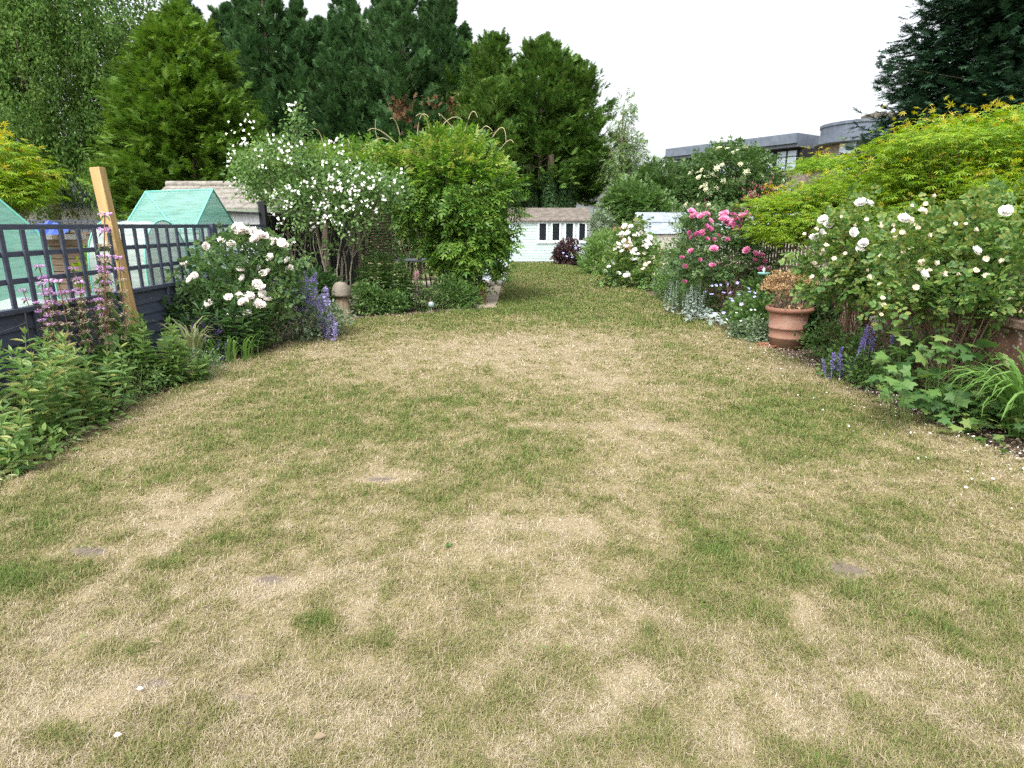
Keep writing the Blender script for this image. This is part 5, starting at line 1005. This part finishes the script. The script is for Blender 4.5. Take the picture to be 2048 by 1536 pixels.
spiky('catmint', 'billowing catmint with lavender spikes right of the white rose', (-3.25, 9.7, 0), [(-3.3, 9.8, .35, .48, .45, .4), (-3.1, 9.5, .22, .42, .4, .26), (-3.0, 10.0, .25, .4, .4, .25)], 2600, T_LEAF, (.04, .075), M['g_grey'], SPC, 60, .3,
      pts=[W(x, y + 14, 9.4 + rng.normal() * .12) for x, y in [(548, 560), (555, 580), (565, 600), (575, 590), (590, 585), (600, 570), (605, 590), (612, 555), (618, 580), (622, 600), (598, 605), (585, 610), (570, 575), (560, 610), (628, 600), (632, 585), (610, 610), (595, 560), (640, 610), (622, 565), (608, 575), (545, 590), (580, 600), (615, 595), (637, 625), (645, 625), (650, 610), (655, 600), (640, 640), (650, 660), (658, 645), (665, 655), (672, 650), (655, 670), (668, 668), (600, 625), (575, 620), (630, 565), (560, 570), (590, 600)]])
spiky('salvia', 'deep violet salvia spikes flopping onto the right lawn edge', (3.86, 6.95, 0), [(3.82, 6.95, .1, .26, .3, .14), (4.0, 7.15, .2, .25, .25, .2), (3.95, 6.6, .14, .26, .3, .16)], 1700, T_LEAF, (.035, .065), M['g_mid'], SPS, 26, .2, tilt=.5,
      pts=[W(x, y + 12, 6.9 + rng.normal() * .1) for x, y in [(1650, 735), (1656, 750), (1664, 725), (1668, 740), (1676, 712), (1684, 745), (1691, 722), (1697, 740), (1655, 765), (1672, 760), (1688, 775), (1703, 735), (1662, 778), (1680, 730)]])
spiky('salvia', 'looser violet salvia under the right white rose canes', (4.2, 6.9, 0), [(4.15, 6.8, .3, .35, .35, .3), (4.3, 6.4, .35, .3, .3, .28)], 800, T_LEAF, (.045, .08), M['g_mid'], SPS, 10, .2,
      pts=[W(x, y, 6.7 + rng.normal() * .08) for x, y in [(1722, 690), (1728, 700), (1732, 680), (1784, 690), (1745, 705), (1845, 685), (1868, 690), (1817, 665), (1716, 705), (1740, 690)]])
# phlomis: tall whorled stems
def phlomis():
    ms = []
    for s in range(5):
        r_ = np.random.default_rng(50 + s); H = 1.0; mb = MB(); pts = bez((0, 0, 0), (r_.normal() * .03, r_.normal() * .03, H), np.append(r_.normal(size=2) * .02, 0), 7); mb.tube(pts, .006, .004, 5, 0)
        zz = np.linspace(.42, .99, 8)
        for i, z in enumerate(zz):
            n = 38; a = r_.random(n) * 6.28; q = .008 + .026 * r_.random(n) * (1.1 - .35 * i / 7); c = np.array([np.interp(z, np.linspace(0, 1, 7), pts[:, 0]), np.interp(z, np.linspace(0, 1, 7), pts[:, 1]), z * H]); P = c + np.stack([q * np.cos(a), q * np.sin(a), r_.normal(size=n) * .006], -1)
            mb.inst(T_DIA, P, np.stack([np.cos(a), np.sin(a), .35 + 0 * a], -1) + r_.normal(size=(n, 3)) * .2, UP + r_.normal(size=(n, 3)) * .3, .022, 2 if (i >= 6 or (i == 5 and s % 2)) else 1)
            for w_ in (0, 1): b = r_.random() * 6.28 + w_ * 3.14; mb.inst(T_LANCE, c[None], np.array([[math.cos(b), math.sin(b), -.5]]), UP[None], .1 * (1.5 - z), 3)
        for i in range(4):
            z = .08 + .09 * i
            for w_ in (0, 1): b = i * 1.57 + w_ * 3.14 + r_.normal() * .3; mb.inst(T_LEAF, np.array([[0, 0, z]]), np.array([[math.cos(b), math.sin(b), .1 - .3 * i]]), UP[None], .24 - .03 * i, 3)
        ms.append(mb.mesh('flower_stem', [M['redstem'], M['calyx'], M['mauve'], M['g_grey'] if False else M['g_mid']]))
    def clump(label, base, pix, Y):
        rt = thing('phlomis', label, 'plant', base, 'tall mauve whorled perennials')
        for x, y in pix:
            yy = Y + rng.normal() * .12; p = W(x, y, yy); b = np.array([base[0] + (p[0] - base[0]) * .8 + .04, yy, 0]); h = p[2]; child('flower_stem', ms[rng.integers(5)], rt, b, (rng.normal() * .02, (p[0] - b[0]) / h, rng.random() * 6.28), (h * .85, h * .85, h))
        mb = MB(); n = 46; a = rng.random(n) * 6.28; r = rng.random(n) * .3; P = np.stack([base[0] + r * np.cos(a), base[1] + r * np.sin(a), rng.uniform(.02, .45, n)], -1); mb.inst(T_LEAF, P, np.stack([np.cos(a), np.sin(a), .25 + 0 * a], -1) + rnd(n, .3), UP + rnd(n, .25), rng.uniform(.14, .27, n)); mb.build('foliage', M['g_mid'], rt)
    clump('tall mauve whorled flower stems left of the timber post', (-4.0, 6.4, 0), [(163, 425), (152, 510), (158, 520), (135, 508), (185, 580), (173, 545), (143, 560), (212, 512), (200, 540), (122, 535), (180, 600), (196, 595), (218, 560), (150, 575), (130, 580)], 6.45)
    clump('shorter mauve whorled flower stems before the left net house', (-4.15, 5.7, 0), [(42, 558), (88, 528), (75, 562), (98, 610), (65, 588), (80, 600), (50, 575), (95, 560)], 5.75)
phlomis()
# leafy left bed
upright('leafy_perennial', 'tall leafy green clump filling the lower left corner of the bed', 'plant', (-4.0, 4.75, 0), 20, .98, .44, T_LANCE, (.09, .19), M['g_left'], M['stem'], 13, 4, .005, 'leafy clumps in the left bed', .1, .12, .45)
upright('leafy_perennial', 'leafy green clump directly below the mauve flower stems', 'plant', (-3.95, 5.4, 0), 16, .78, .4, T_LANCE, (.1, .18), M['g_left'], M['stem'], 11, 4, .005, 'leafy clumps in the left bed', .1, .12, .45)
upright('leafy_perennial', 'leafy clump in the left bed nearest the camera', 'plant', (-3.75, 4.2, 0), 15, .5, .36, T_LANCE, (.09, .16), M['g_left'], M['stem'], 8, 4, .005, 'leafy clumps in the left bed', .12, .12, .45)
upright('leafy_perennial', 'bright green lance leaved clump at the foot of the timber post', 'plant', (-3.9, 6.55, 0), 13, .86, .24, T_LANCE, (.13, .2), M['g_light'], M['stem'], 13, 4, .005, 'leafy clumps in the left bed', .12, .1, .45)
upright('leafy_perennial', 'low bright green clump spilling towards the lawn below the post', 'plant', (-3.72, 6.75, 0), 16, .38, .28, T_LANCE, (.09, .16), M['g_light'], M['stem'], 7, 4, .004, 'leafy clumps in the left bed', .3, .1, .4)
bush('fine_leaved_weed', 'wispy fine leaved weeds between two leafy left clumps', 'plant', (-3.75, 5.95, 0), [(-3.8, 6.0, .2, .3, .35, .28)], 700, T_SMALL, (.02, .045), M['g_mid'], M['stem'], 40, .002, K=120, sd=.05)
bush('fine_leaved_weed', 'feathery pale weed tuft by the bare soil patch', 'plant', (-3.6, 7.1, 0), [(-3.62, 7.1, .1, .24, .24, .2)], 600, T_SMALL, (.02, .04), M['g_grey'], M['stem'], 30, .002, K=90, sd=.04)
bush('ground_weed', 'sprawling low green weeds at the near left lawn edge', 'plant', (-3.62, 4.5, 0), [(-3.62, 4.3, .05, .22, .5, .12), (-3.72, 5.1, .06, .2, .4, .13)], 900, T_LEAF, (.03, .08), M['g_light'], None, K=100, sd=.06, nup=1.2)
def straps(name, label, base, n, h, spread, mat, tpl=T_STRAP, cat='plant', group=None, bend=0.0):
    rt = thing(name, label, cat, base, group); a = rng.random(n) * 6.28; r = spread * rng.random(n) ** .6; P = np.array(base) + np.stack([r * np.cos(a), r * np.sin(a), 0 * a], -1); mb = MB()
    t = np.stack([np.cos(a), np.sin(a), .05 + 0 * a + bend], -1) + rnd(n, .25) * [1, 1, .4]; mb.inst(tpl, P, t, UP + rnd(n, .12), h * rng.uniform(.55, 1.1, n)); mb.build('leaves', mat, rt); return rt
straps('daylily', 'arching strap leaved daylily clump at the right edge', (4.36, 4.95, 0), 210, .98, .22, M['g_strap'], t_strap(.015, 8, 1.9, 1.25))
straps('daylily', 'flopping strap leaves at the foot of the left white rose', (-3.7, 8.0, 0), 120, .5, .4, M['g_strap'], T_STRAPS)
straps('grass_tuft', 'long pale grass stalks leaning against the fence base', (-4.05, 7.75, 0), 46, .75, .15, leafmat('pale_grass', [(.2, .24, .1), (.3, .3, .15), (.14, .2, .07)]), T_STRAPS)
straps('iris', 'fan of iris leaves with pale blue flowers beside the summerhouse', (2.95, 25.6, 0), 46, .85, .25, M['g_strap'])
ir = [o for o in COL.objects if o.name.startswith('iris') and o.type == 'EMPTY'][0]
for x, y in ((1171, 487), (1157, 493), (1150, 497), (1167, 495), (1177, 503), (1173, 514), (1172, 521), (1127, 508), (1133, 514), (1145, 516), (1172, 490), (1174, 500)): child('bloom', FI, ir, W(x, y, 25.2 + rng.normal() * .2), out_rot(np.array([0, -.3, .8])), rng.uniform(1.0, 1.5))
# big lobed leaves
def lobed():
    lm = leafmat('lobed_leaf', [(.035, .085, .022), (.06, .13, .032), (.1, .185, .045), (.17, .21, .06)], .3)
    for lb, base, pix, sz in (('broad lobed leaf clump under the right white rose', (4.2, 5.5, 0), [(1800, 680), (1830, 700), (1870, 735), (1905, 725), (1840, 745), (1930, 760), (1960, 745), (1890, 700), (1780, 740), (1990, 720), (1950, 700), (1920, 740), (1975, 770), (1860, 690), (1815, 725), (1760, 720), (1900, 760), (1940, 720)], (.06, .12)), ('low lobed leaf clump spilling onto soil by the lawn', (3.98, 5.15, 0), [(1770, 795), (1800, 800), (1830, 805), (1870, 790), (1890, 810), (1905, 790), (1850, 820), (1960, 800), (1935, 805), (1780, 760), (1810, 775), (1745, 770), (1850, 785), (1870, 815), (1925, 790), (1760, 780)], (.05, .1))):
        rt = thing('anemone', lb, 'plant', base, 'broad lobed leaf clumps'); ml, ms = MB(), MB(); P = []
        for x, y in pix:
            for r in range(5):
                p = W(x + 12 + rng.normal() * 16, y - 6 + rng.normal() * 10, base[1] + rng.normal() * .2 + .05); p[2] = max(p[2], .04); P.append(p)
        P = np.array(P); n = len(P); o = P - np.array(base); o[:, 2] = .1; ml.inst(T_LOBE, P, o + rnd(n, .25) - UP * .15 + [0, -.2, 0], UP + rnd(n, .3) + [0, -.3, 0], rng.uniform(*sz, n))
        for p in P[::4]: ms.tube(bez(np.array([p[0] * .8 + base[0] * .2, p[1] * .8 + base[1] * .2 + .05, -.03]), p, (0, 0, .02), 4), .004, .003, 4)
        q = 260; ml.inst(T_LOBE, np.stack([base[0] + rng.normal(size=q) * .2, base[1] + rng.normal(size=q) * .38, rng.uniform(.03, .26, q)], -1), rnd(q) * [1, 1, .3], UP + rnd(q, .35), rng.uniform(.04, .08, q))
        ms.build('stems', M['stem'], rt); ml.build('foliage', lm, rt)
lobed()
bush('weedy_shrub', 'small leafy weed clump at the foot of the terracotta pot', 'plant', (4.12, 8.1, 0), [(4.1, 8.1, .2, .26, .26, .2), (4.2, 8.0, .3, .18, .2, .18)], 800, T_LEAF, (.035, .07), M['g_mid'], M['stem'], 16, .003, K=120, sd=.05)
rt, P, o = bush('geranium', 'mounded geranium with scattered blue flowers left of the pot', 'plant', (3.95, 10.1, 0), [(3.95, 10.1, .3, .48, .5, .3), (3.8, 9.8, .18, .35, .35, .18)], 3000, T_LOBE, (.025, .05), M['g_mid'], M['stem'], 16, .003, K=260, sd=.05)
for x, y in ((1424, 572), (1432, 571), (1441, 570), (1411, 584), (1423, 589), (1447, 586), (1461, 586), (1478, 590), (1499, 584), (1509, 586), (1509, 594), (1461, 598), (1465, 602), (1483, 609), (1447, 626), (1412, 629), (1428, 627), (1497, 577), (1474, 566), (1455, 568)): child('bloom', FG, rt, W(x, y, 9.7 + (600 - y) * .008), out_rot(np.array([0, -.5, .6])), rng.uniform(.9, 1.5))
rt, P, o = bush('geranium', 'low grey green mat with tiny white flowers beside the pot', 'plant', (3.72, 9.35, 0), [(3.75, 9.4, .12, .34, .3, .2), (3.6, 9.6, .1, .25, .25, .14)], 1900, T_LOBE, (.02, .035), M['g_grey'], None, K=150, sd=.04)
for x, y in ((1453, 639), (1473, 626), (1502, 620), (1510, 620), (1526, 638), (1482, 642), (1450, 645), (1483, 620)): child('bloom', FWS, rt, W(x, y, 9.1), out_rot(np.array([0, -.5, .6])), rng.uniform(.9, 1.3))
# lamb's ear
def lambs():
    ms = []
    for s in range(3):
        r_ = np.random.default_rng(80 + s); mb = MB(); mb.tube(bez((0, 0, 0), (r_.normal() * .04, r_.normal() * .04, 1), (.02, 0, 0), 6), .011, .008, 5)
        for z in (.5, .6, .68, .75, .82, .88, .94, .99):
            n = 12; a = r_.random(n) * 6.28; mb.inst(T_DIA, np.stack([.012 * np.cos(a), .012 * np.sin(a), z + r_.normal(size=n) * .012], -1), np.stack([np.cos(a), np.sin(a), .4 + 0 * a], -1), UP + r_.normal(size=(n, 3)) * .2, .055 * (1.35 - .6 * z))
        for z in (.12, .25, .38, .5, .62, .78):
            a = np.array([0, np.pi]) + r_.random() * 6; mb.inst(T_LEAF, np.repeat([[0, 0, z]], 2, 0), np.stack([np.cos(a), np.sin(a), -.25 + 0 * a], -1), np.repeat(UP[None], 2, 0), .17 * (1.25 - z))
        ms.append(mb.mesh('flower_spire', M['g_silver']))
    rt = thing('lambs_ear', 'silver woolly spires of lamb ear at the right lawn edge', 'plant', (3.6, 11.6, 0))
    for x, y, yb in ((1334, 563, 618), (1343, 566, 622), (1354, 562, 615), (1352, 575, 620), (1365, 585, 625), (1371, 582, 630), (1379, 570, 632), (1382, 575, 640), (1391, 582, 636), (1396, 570, 630), (1404, 582, 632), (1407, 580, 625), (1330, 580, 612), (1387, 578, 628), (1375, 590, 636), (1400, 590, 634)):
        b = G(x - 1, yb + 6); p = W(x, y, b[1]); child('flower_spire', ms[rng.integers(3)], rt, b, (rng.normal() * .05, (p[0] - b[0]) / p[2], rng.random() * 6), p[2])
    mb = MB(); n = 260; P = np.stack([3.6 + rng.normal(size=n) * .14, 11.6 + rng.normal(size=n) * .6, rng.uniform(.02, .16, n)], -1); mb.inst(T_LEAF, P, rnd(n) * [1, 1, .4] + UP * .3, UP + rnd(n, .3), rng.uniform(.06, .13, n)); mb.build('foliage', M['g_silver'], rt)
lambs()
bush('low_perennial', 'green leafy mound among the silver spires', 'plant', (3.72, 12.2, 0), [(3.75, 12.3, .2, .34, .4, .2)], 900, T_LEAF, (.04, .08), M['g_mid'], None, K=120, sd=.06)
rt, P, o = bush('low_perennial', 'wide fine leaved mound with faint mauve tops before pale rose', 'plant', (3.8, 14.2, 0), [(3.8, 14.3, .3, .5, .7, .34), (3.85, 15.2, .38, .45, .6, .36), (3.72, 13.2, .22, .32, .4, .22)], 3800, T_LEAF, (.035, .075), M['g_mid'], M['stem'], 20, .003, K=330, sd=.07)
for i in range(40):
    p, q = blobpts([(3.85, 14.9, .42, .45, .8, .36)], 1, .98, 1.05); child('bloom', FG, rt, p[0], out_rot(q[0]), rng.uniform(.7, 1.1))
rt, P, o = bush('artemisia', 'tall wispy silver green shrub left of the pink rose', 'shrub', (4.25, 14.2, 0), [B_(1390, 480, 14, .48, .45, .7), B_(1365, 520, 14, .4, .4, .5)], 2300, T_LANCE, (.05, .11), M['g_grey'], M['stem'], 40, .006, K=300, sd=.1, up=.7, lo=.2)
ml = MB()
for x, y in ((1343, 410), (1350, 415), (1362, 408), (1372, 400), (1385, 398), (1392, 405), (1400, 412), (1412, 402), (1422, 415), (1436, 420), (1355, 425), (1380, 412), (1405, 425), (1335, 440)):
    p = W(x, y, 13.9 + rng.normal() * .2); b = np.array([4.2 + (p[0] - 4.2) * .6, p[1], 1.3]); q = bez(b, p, (0, 0, 0), 5); MB().tube(q, .004, .002, 4).build('flower_stem', M['stem'], rt); n = 34; u = rng.random(n); ml.inst(T_LANCE, b + (p - b) * u[:, None], rnd(n, .7) + UP * .6, rnd(n) + UP, rng.uniform(.04, .09, n))
ml.build('tip_leaves', M['g_grey'], rt)
bush('rounded_shrub', 'rounded bright green shrub between iris and pale rose', 'shrub', (3.65, 22.3, 0), [B_(1205, 500, 22.3, .58, .55, .5), B_(1200, 530, 22, .6, .5, .35), B_(1215, 480, 22.5, .4, .4, .25)], 3200, T_LANCE, (.1, .2), M['g_light'], M['stem'], 12, .006, K=320, sd=.08, lo=.75)
bush('dark_perennial', 'dark green mound in front of the bright rounded shrub', 'plant', (3.5, 20.8, 0), [(3.5, 20.8, .35, .4, .7, .38)], 1200, T_LEAF, (.07, .14), M['g_dark'], None, K=140, sd=.08)
bush('tall_shrub', 'tall grey green shrub against the right corner of the summerhouse', 'shrub', (4.0, 27.2, 0), [B_(1202, 450, 27.2, .4, .45, .5), B_(1198, 485, 27, .42, .45, .45)], 1900, T_LEAF, (.08, .15), M['g_grey'], M['cane'], 14, .01, K=200, sd=.1)
bush('purple_shrub', 'rounded dark purple leaved shrub below the summerhouse windows', 'shrub', (2.55, 27.9, 0), [B_(1138, 505, 27.9, .55, .5, .52), B_(1130, 515, 27.7, .5, .45, .42)], 2200, T_LEAF, (.08, .15), M['g_plum'], M['cane'], 8, .01, K=200, sd=.08, lo=.75)
bush('red_leaved_shrub', 'dusky red leaved twigs showing between elder and maple', 'shrub', (6.6, 15, 0), [B_(1530, 400, 15, .5, .4, .3), B_(1440, 430, 15.5, .7, .4, .12)], 420, T_LEAF, (.06, .1), leafmat('red_leaf', [(.14, .03, .04), (.2, .05, .05), (.1, .04, .03)]), M['cane'], 14, .01, K=90, sd=.08)
for i, (y, x, h, lb) in enumerate(((9.3, 4.45, .75, 'bushy green growth in front of the pickets by the pot'), (10.9, 4.4, .8, 'arching fern like green plant below the pink rose'), (16.2, 4.4, .9, 'green plant by the wall behind the fine leaved mound'), (19.6, 4.3, .8, 'green plant by the wall right of the pale rose'))):
    bush('wall_plant', lb, 'plant', (x, y, 0), [(x, y, h * .55, .28, .6, h * .5)], 1100, T_LANCE if i == 1 else T_LEAF, (.08, .16), M['g_mid'] if i % 2 else M['g_dark'], M['stem'], 10, .004, K=120, sd=.09, group='plants along the right wall')
# pergola bed
upright('leafy_perennial', 'upright leafy clump in the bed right of the staddle stone', 'plant', (-2.72, 12.75, 0), 16, 1.3, .3, T_LANCE, (.14, .24), M['g_mid'], M['stem'], 15, 4, .006, 'leafy plants in the pergola bed', .08, .1, .4)
upright('leafy_perennial', 'second upright leafy clump nearer the black wire supports', 'plant', (-2.32, 12.85, 0), 12, 1.15, .22, T_LANCE, (.14, .23), M['g_mid'], M['stem'], 14, 4, .006, 'leafy plants in the pergola bed', .08, .1, .4)
bush('low_perennial', 'low leafy skirt at the foot of the staddle stone', 'plant', (-2.75, 12.25, 0), [(-2.85, 12.25, .28, .34, .26, .3), (-2.4, 12.4, .18, .35, .22, .2)], 1500, T_LEAF, (.045, .09), M['g_mid'], M['stem'], 10, .004, K=180, sd=.06)
bush('evergreen_tuft', 'narrow leaved evergreen tuft left of the staddle stone', 'plant', (-3.75, 12.2, 0), [(-3.75, 12.2, .4, .35, .3, .42)], 1100, T_LANCE, (.1, .17), M['g_dark'], None, K=110, sd=.08, up=.6)
def lupin():
    rt = thing('lupin', 'pale pink lupin spike above palmate leaves in a wire support', 'plant', (-1.95, 12.9, 0)); m = spike_mesh('flower_spike', leafmat('lupin_petal', [(.6, .36, .42), (.7, .5, .52), (.66, .42, .46)]), .26, .06, 110, 9, .5); MB().tube([(-1.92, 12.85, 0), (-1.93, 12.85, .95)], .008, .005, 5).build('stem', M['stem'], rt); child('flower_spike', m, rt, W(833, 567, 12.85) - UP * .02)
    mb = MB(); n = 60; P = np.array([-1.95, 12.85, 0]) + np.stack([rng.normal(size=n) * .2, rng.normal(size=n) * .15, rng.uniform(.08, .62, n)], -1); mb.inst(t_palm(9, .09, 3.0), P, rnd(n) * [1, 1, .3], UP + rnd(n, .3), rng.uniform(.08, .13, n)); mb.build('foliage', M['g_light'], rt)
lupin()
bush('box_shrub', 'small grey green shrub at the foot of the wisteria', 'shrub', (-1.3, 13.1, 0), [(-1.3, 13.1, .3, .4, .3, .32), (-1.0, 13.1, .2, .3, .25, .22), (-1.75, 12.95, .15, .25, .2, .16)], 1900, T_LANCE, (.06, .12), M['g_mid'], M['stem'], 14, .005, K=180, sd=.07)
bush('patio_shrub', 'shadowy bamboo like shrub at the back of the patio', 'shrub', (-3.3, 20.6, 0), [(-3.4, 20.6, 1.3, .9, .6, 1.1), (-2.3, 20.8, 1.1, .8, .5, .9), (-1.6, 20.8, 1.0, .5, .5, .9)], 2600, T_LANCE, (.12, .22), M['g_dark'], M['cane'], 36, .012, K=240, sd=.12)
bush('lavender_tuft', 'small grassy green tuft between path and patio', 'plant', (-.35, 18.6, 0), [(-.33, 18.6, .2, .26, .4, .24)], 700, T_LANCE, (.06, .12), M['g_light'], None, K=80, sd=.06, up=.8)
bush('bark_shrub', 'dark leafy mass beside the path behind the wisteria', 'shrub', (-1.9, 25, 0), [(-1.9, 25, 1.0, .5, 1.5, 1.0)], 1500, T_LEAF, (.12, .2), M['g_dark'], M['cane'], 10, .01, K=140, sd=.14)
# yellow plants beyond the trellis, small green behind net house
bush('allotment_plant', 'yellow green plants beyond the trellis by the timber post', 'plant', (-6.6, 10.9, 0), [(-7.0, 11.2, .8, .7, .4, .5)], 700, T_LEAF, (.07, .13), M['g_maple'], None, K=80, sd=.1)
bush('background_hedge', 'dark hedge line beyond the neighbouring sheds on the left', 'hedge', (-12, 31, 0), [(-16, 31, 1.4, 5, 1, 1.6), (-8, 32, 1.5, 5, 1, 1.7)], 6000, T_DIA, (.18, .32), M['g_ivy'], None, K=500, sd=.2)
bush('background_hedge', 'dark hedge line beyond the allotment shed on the right', 'hedge', (12, 33, 0), [(8.5, 33, 1.3, 2.2, .8, 1.5), (14, 32, 1.2, 3, 1, 1.6), (18, 30, 1.2, 3, 1, 1.6)], 5200, T_DIA, (.18, .3), M['g_ivy'], None, K=400, sd=.2)
bush('background_hedge', 'shaded hedge behind the wisteria and summerhouse path', 'hedge', (-3.5, 33, 0), [(-4.5, 33, 1.6, 3, .8, 2.0), (-1.4, 34, 1.6, 1.6, .8, 2.0), (1.8, 34.5, 1.4, 1.8, .7, 1.7)], 5200, T_DIA, (.18, .3), M['g_ivy'], None, K=400, sd=.2)
# ================================================================== litter and petals
n = 2600; y = rng.uniform(3.6, 9.2, n); x = xr(y) + np.abs(rng.normal(size=n)) * .3 - .03; scatter('bed_litter', 'pale bark chips and dry petals on the right bed', M['straw'], np.stack([x, y, np.full(n, -.012) + rng.random(n) * .02], -1), (.015, .045))
n = 1700; y = rng.uniform(3.6, 8.5, n); x = xl(y) - np.abs(rng.normal(size=n)) * .28 + .03; scatter('bed_litter', 'dry stalk litter along the left bed edge', M['straw'], np.stack([x, y, np.full(n, -.012) + rng.random(n) * .02], -1), (.02, .07), T_LANCE)
n = 900; y = rng.uniform(3.7, 5.4, n); x = xl(y) - .05 - np.abs(rng.normal(size=n)) * .16; scatter('cut_weeds', 'heap of pulled pale green weeds along the near left edge', M['weed'], np.stack([x, y, rng.random(n) * .05 - .01], -1), (.04, .12), T_LANCE)
n = 230; y = 3.4 + 6.2 * rng.random(n); x = xr(y) - np.abs(rng.normal(size=n)) * .42 + .18; scatter('fallen_petals', 'white rose petals scattered on the right lawn edge', M['white'], np.stack([x, y, lz(x, y) + .018 + rng.random(n) * .01], -1), (.011, .024), t_leaf(.42, .1, .1))
n = 170; y = rng.uniform(3.5, 6.2, n); x = xr(y) + np.abs(rng.normal(size=n)) * .25; scatter('fallen_petals', 'white rose petals lying on the right bed soil and leaves', M['white'], np.stack([x, y, .0 + rng.random(n) * .03], -1), (.011, .024), t_leaf(.42, .1, .1))
n = 500; y = rng.uniform(11.6, 13.2, n); x = xl(y) - rng.random(n) * .5; scatter('bed_litter', 'dry litter along the edge of the pergola bed', M['straw'], np.stack([x, np.minimum(y + .1, 13), np.full(n, -.005) + rng.random(n) * .02], -1), (.02, .05))
for i, (px, py, s, lb) in enumerate(((277, 1396, .021, 'single white petal on the lawn, higher of the two lower left'), (230, 1487, .024, 'single pink tinged petal nearest the lower left corner'), (1928, 983, .03, 'larger white petal on the lawn near the right edge, left one'), (1982, 966, .03, 'larger white petal on the lawn near the right edge, right one'), (1118, 1050, .014, 'tiny pale petal in the dry central lawn patch'))):
    p = G(px, py); p[2] = lz(p[:1], p[1:2])[0] + .028; mb = MB(); mb.inst(t_leaf(.42, .15, .1), p[None], np.array([[.9, .3, .1]]), np.array([[0.1, -.25, 1]]), np.array([s])); o = mb.build('petal', M['white']); tag(o, lb, 'petal', 'single petals on the lawn')
p = G(627, 1490); p[2] = lz(p[:1], p[1:2])[0] + .025; mb = MB(); mb.inst(t_leaf(.3, .15, .15), p[None], np.array([[.9, .3, .1]]), np.array([[0, -.3, 1]]), np.array([.045])); tag(mb.build('dead_leaf', M['straw']), 'curled brown leaf on the lawn at the bottom', 'leaf')
def lawn_weed(px, py, lb):
    p = G(px, py); p[2] = lz(p[:1], p[1:2])[0] + .01; mb = MB(); n = 14; a = rng.random(n) * 6.28; mb.inst(T_LEAF, np.repeat(p[None], n, 0), np.stack([np.cos(a), np.sin(a), .5 + 0 * a], -1), UP + rnd(n, .3), rng.uniform(.012, .03, n)); tag(mb.build('lawn_weed', M['g_mid']), lb, 'weed')
n = 520; c = rng.integers(0, 26, n); cx = rng.uniform(-3, 3.4, 26); cy = rng.uniform(1.9, 8, 26); x = cx[c] + rng.normal(size=n) * .07; y = cy[c] + rng.normal(size=n) * .06; scatter('clover', 'patches of tiny round clover leaves in the dry lawn', M['g_left'], np.stack([x, y, lz(x, y) + .012 + rng.random(n) * .01], -1), (.008, .016), T_LEAF, .3)
n = 500; x = rng.uniform(-3.3, 3.6, n); y = 1.6 + 5 * rng.random(n) ** 1.6; scatter('dry_stalks', 'loose dead stalks and thatch lying on the lawn', M['straw'], np.stack([x, y, lz(x, y) + .016 + rng.random(n) * .012], -1), (.03, .07), t_leaf(.04, .02, .1), .15)
lawn_weed(896, 1097, 'small green broad leaved weed in the dry lawn centre'); lawn_weed(1036, 806, 'small rosette weed in the middle distance of the lawn')
# ================================================================== light
w = bpy.data.worlds.new('World'); scene.world = w; w.use_nodes = True; n, l = w.node_tree.nodes, w.node_tree.links; n.clear()
sky = n.new('ShaderNodeTexSky'); sky.sky_type = 'NISHITA'; sky.sun_disc = False; sky.sun_elevation = R_(56); sky.sun_rotation = R_(205); sky.dust_density = 6.0; sky.air_density = 1.0; sky.ozone_density = 1.0
hs = N(n, 'ShaderNodeHueSaturation', Saturation=.2, Value=1.6); l.new(sky.outputs[0], hs.inputs['Color'])
tc = n.new('ShaderNodeTexCoord'); cl = N(n, 'ShaderNodeTexNoise', Scale=1.6, Detail=4.0); l.new(tc.outputs['Generated'], cl.inputs['Vector'])
cr = ramp(n, [(.35, (.9, .93, .97)), (.7, (1.08, 1.06, 1.04))]); l.new(cl.outputs['Fac'], cr.inputs['Fac'])
mx = N(n, 'ShaderNodeMix', data_type='RGBA', blend_type='MULTIPLY'); mx.inputs[0].default_value = 1; l.new(hs.outputs[0], mx.inputs[6]); l.new(cr.outputs[0], mx.inputs[7])
bg = N(n, 'ShaderNodeBackground', Strength=.15); l.new(mx.outputs[2], bg.inputs['Color']); wo = n.new('ShaderNodeOutputWorld'); l.new(bg.outputs[0], wo.inputs[0])
sun = bpy.data.lights.new('sun', 'SUN'); sun.energy = .8; sun.angle = R_(14); sun.color = (1, .96, .9); so = bpy.data.objects.new('sun', sun); COL.objects.link(so)
el, az = R_(56), R_(205)   # azimuth clockwise from +Y: light comes from behind the camera, slightly left
dirv = Vector((math.sin(az) * math.cos(el), math.cos(az) * math.cos(el), math.sin(el))); so.rotation_euler = dirv.to_track_quat('Z', 'Y').to_euler()
scene.view_settings.view_transform = 'Standard'; scene.view_settings.look = 'None'; scene.view_settings.exposure = .97; scene.view_settings.gamma = 1.0
scene.cycles.max_bounces = 6; scene.cycles.diffuse_bounces = 3; scene.cycles.glossy_bounces = 2; scene.cycles.transmission_bounces = 4; scene.cycles.transparent_max_bounces = 8; scene.cycles.use_denoising = False
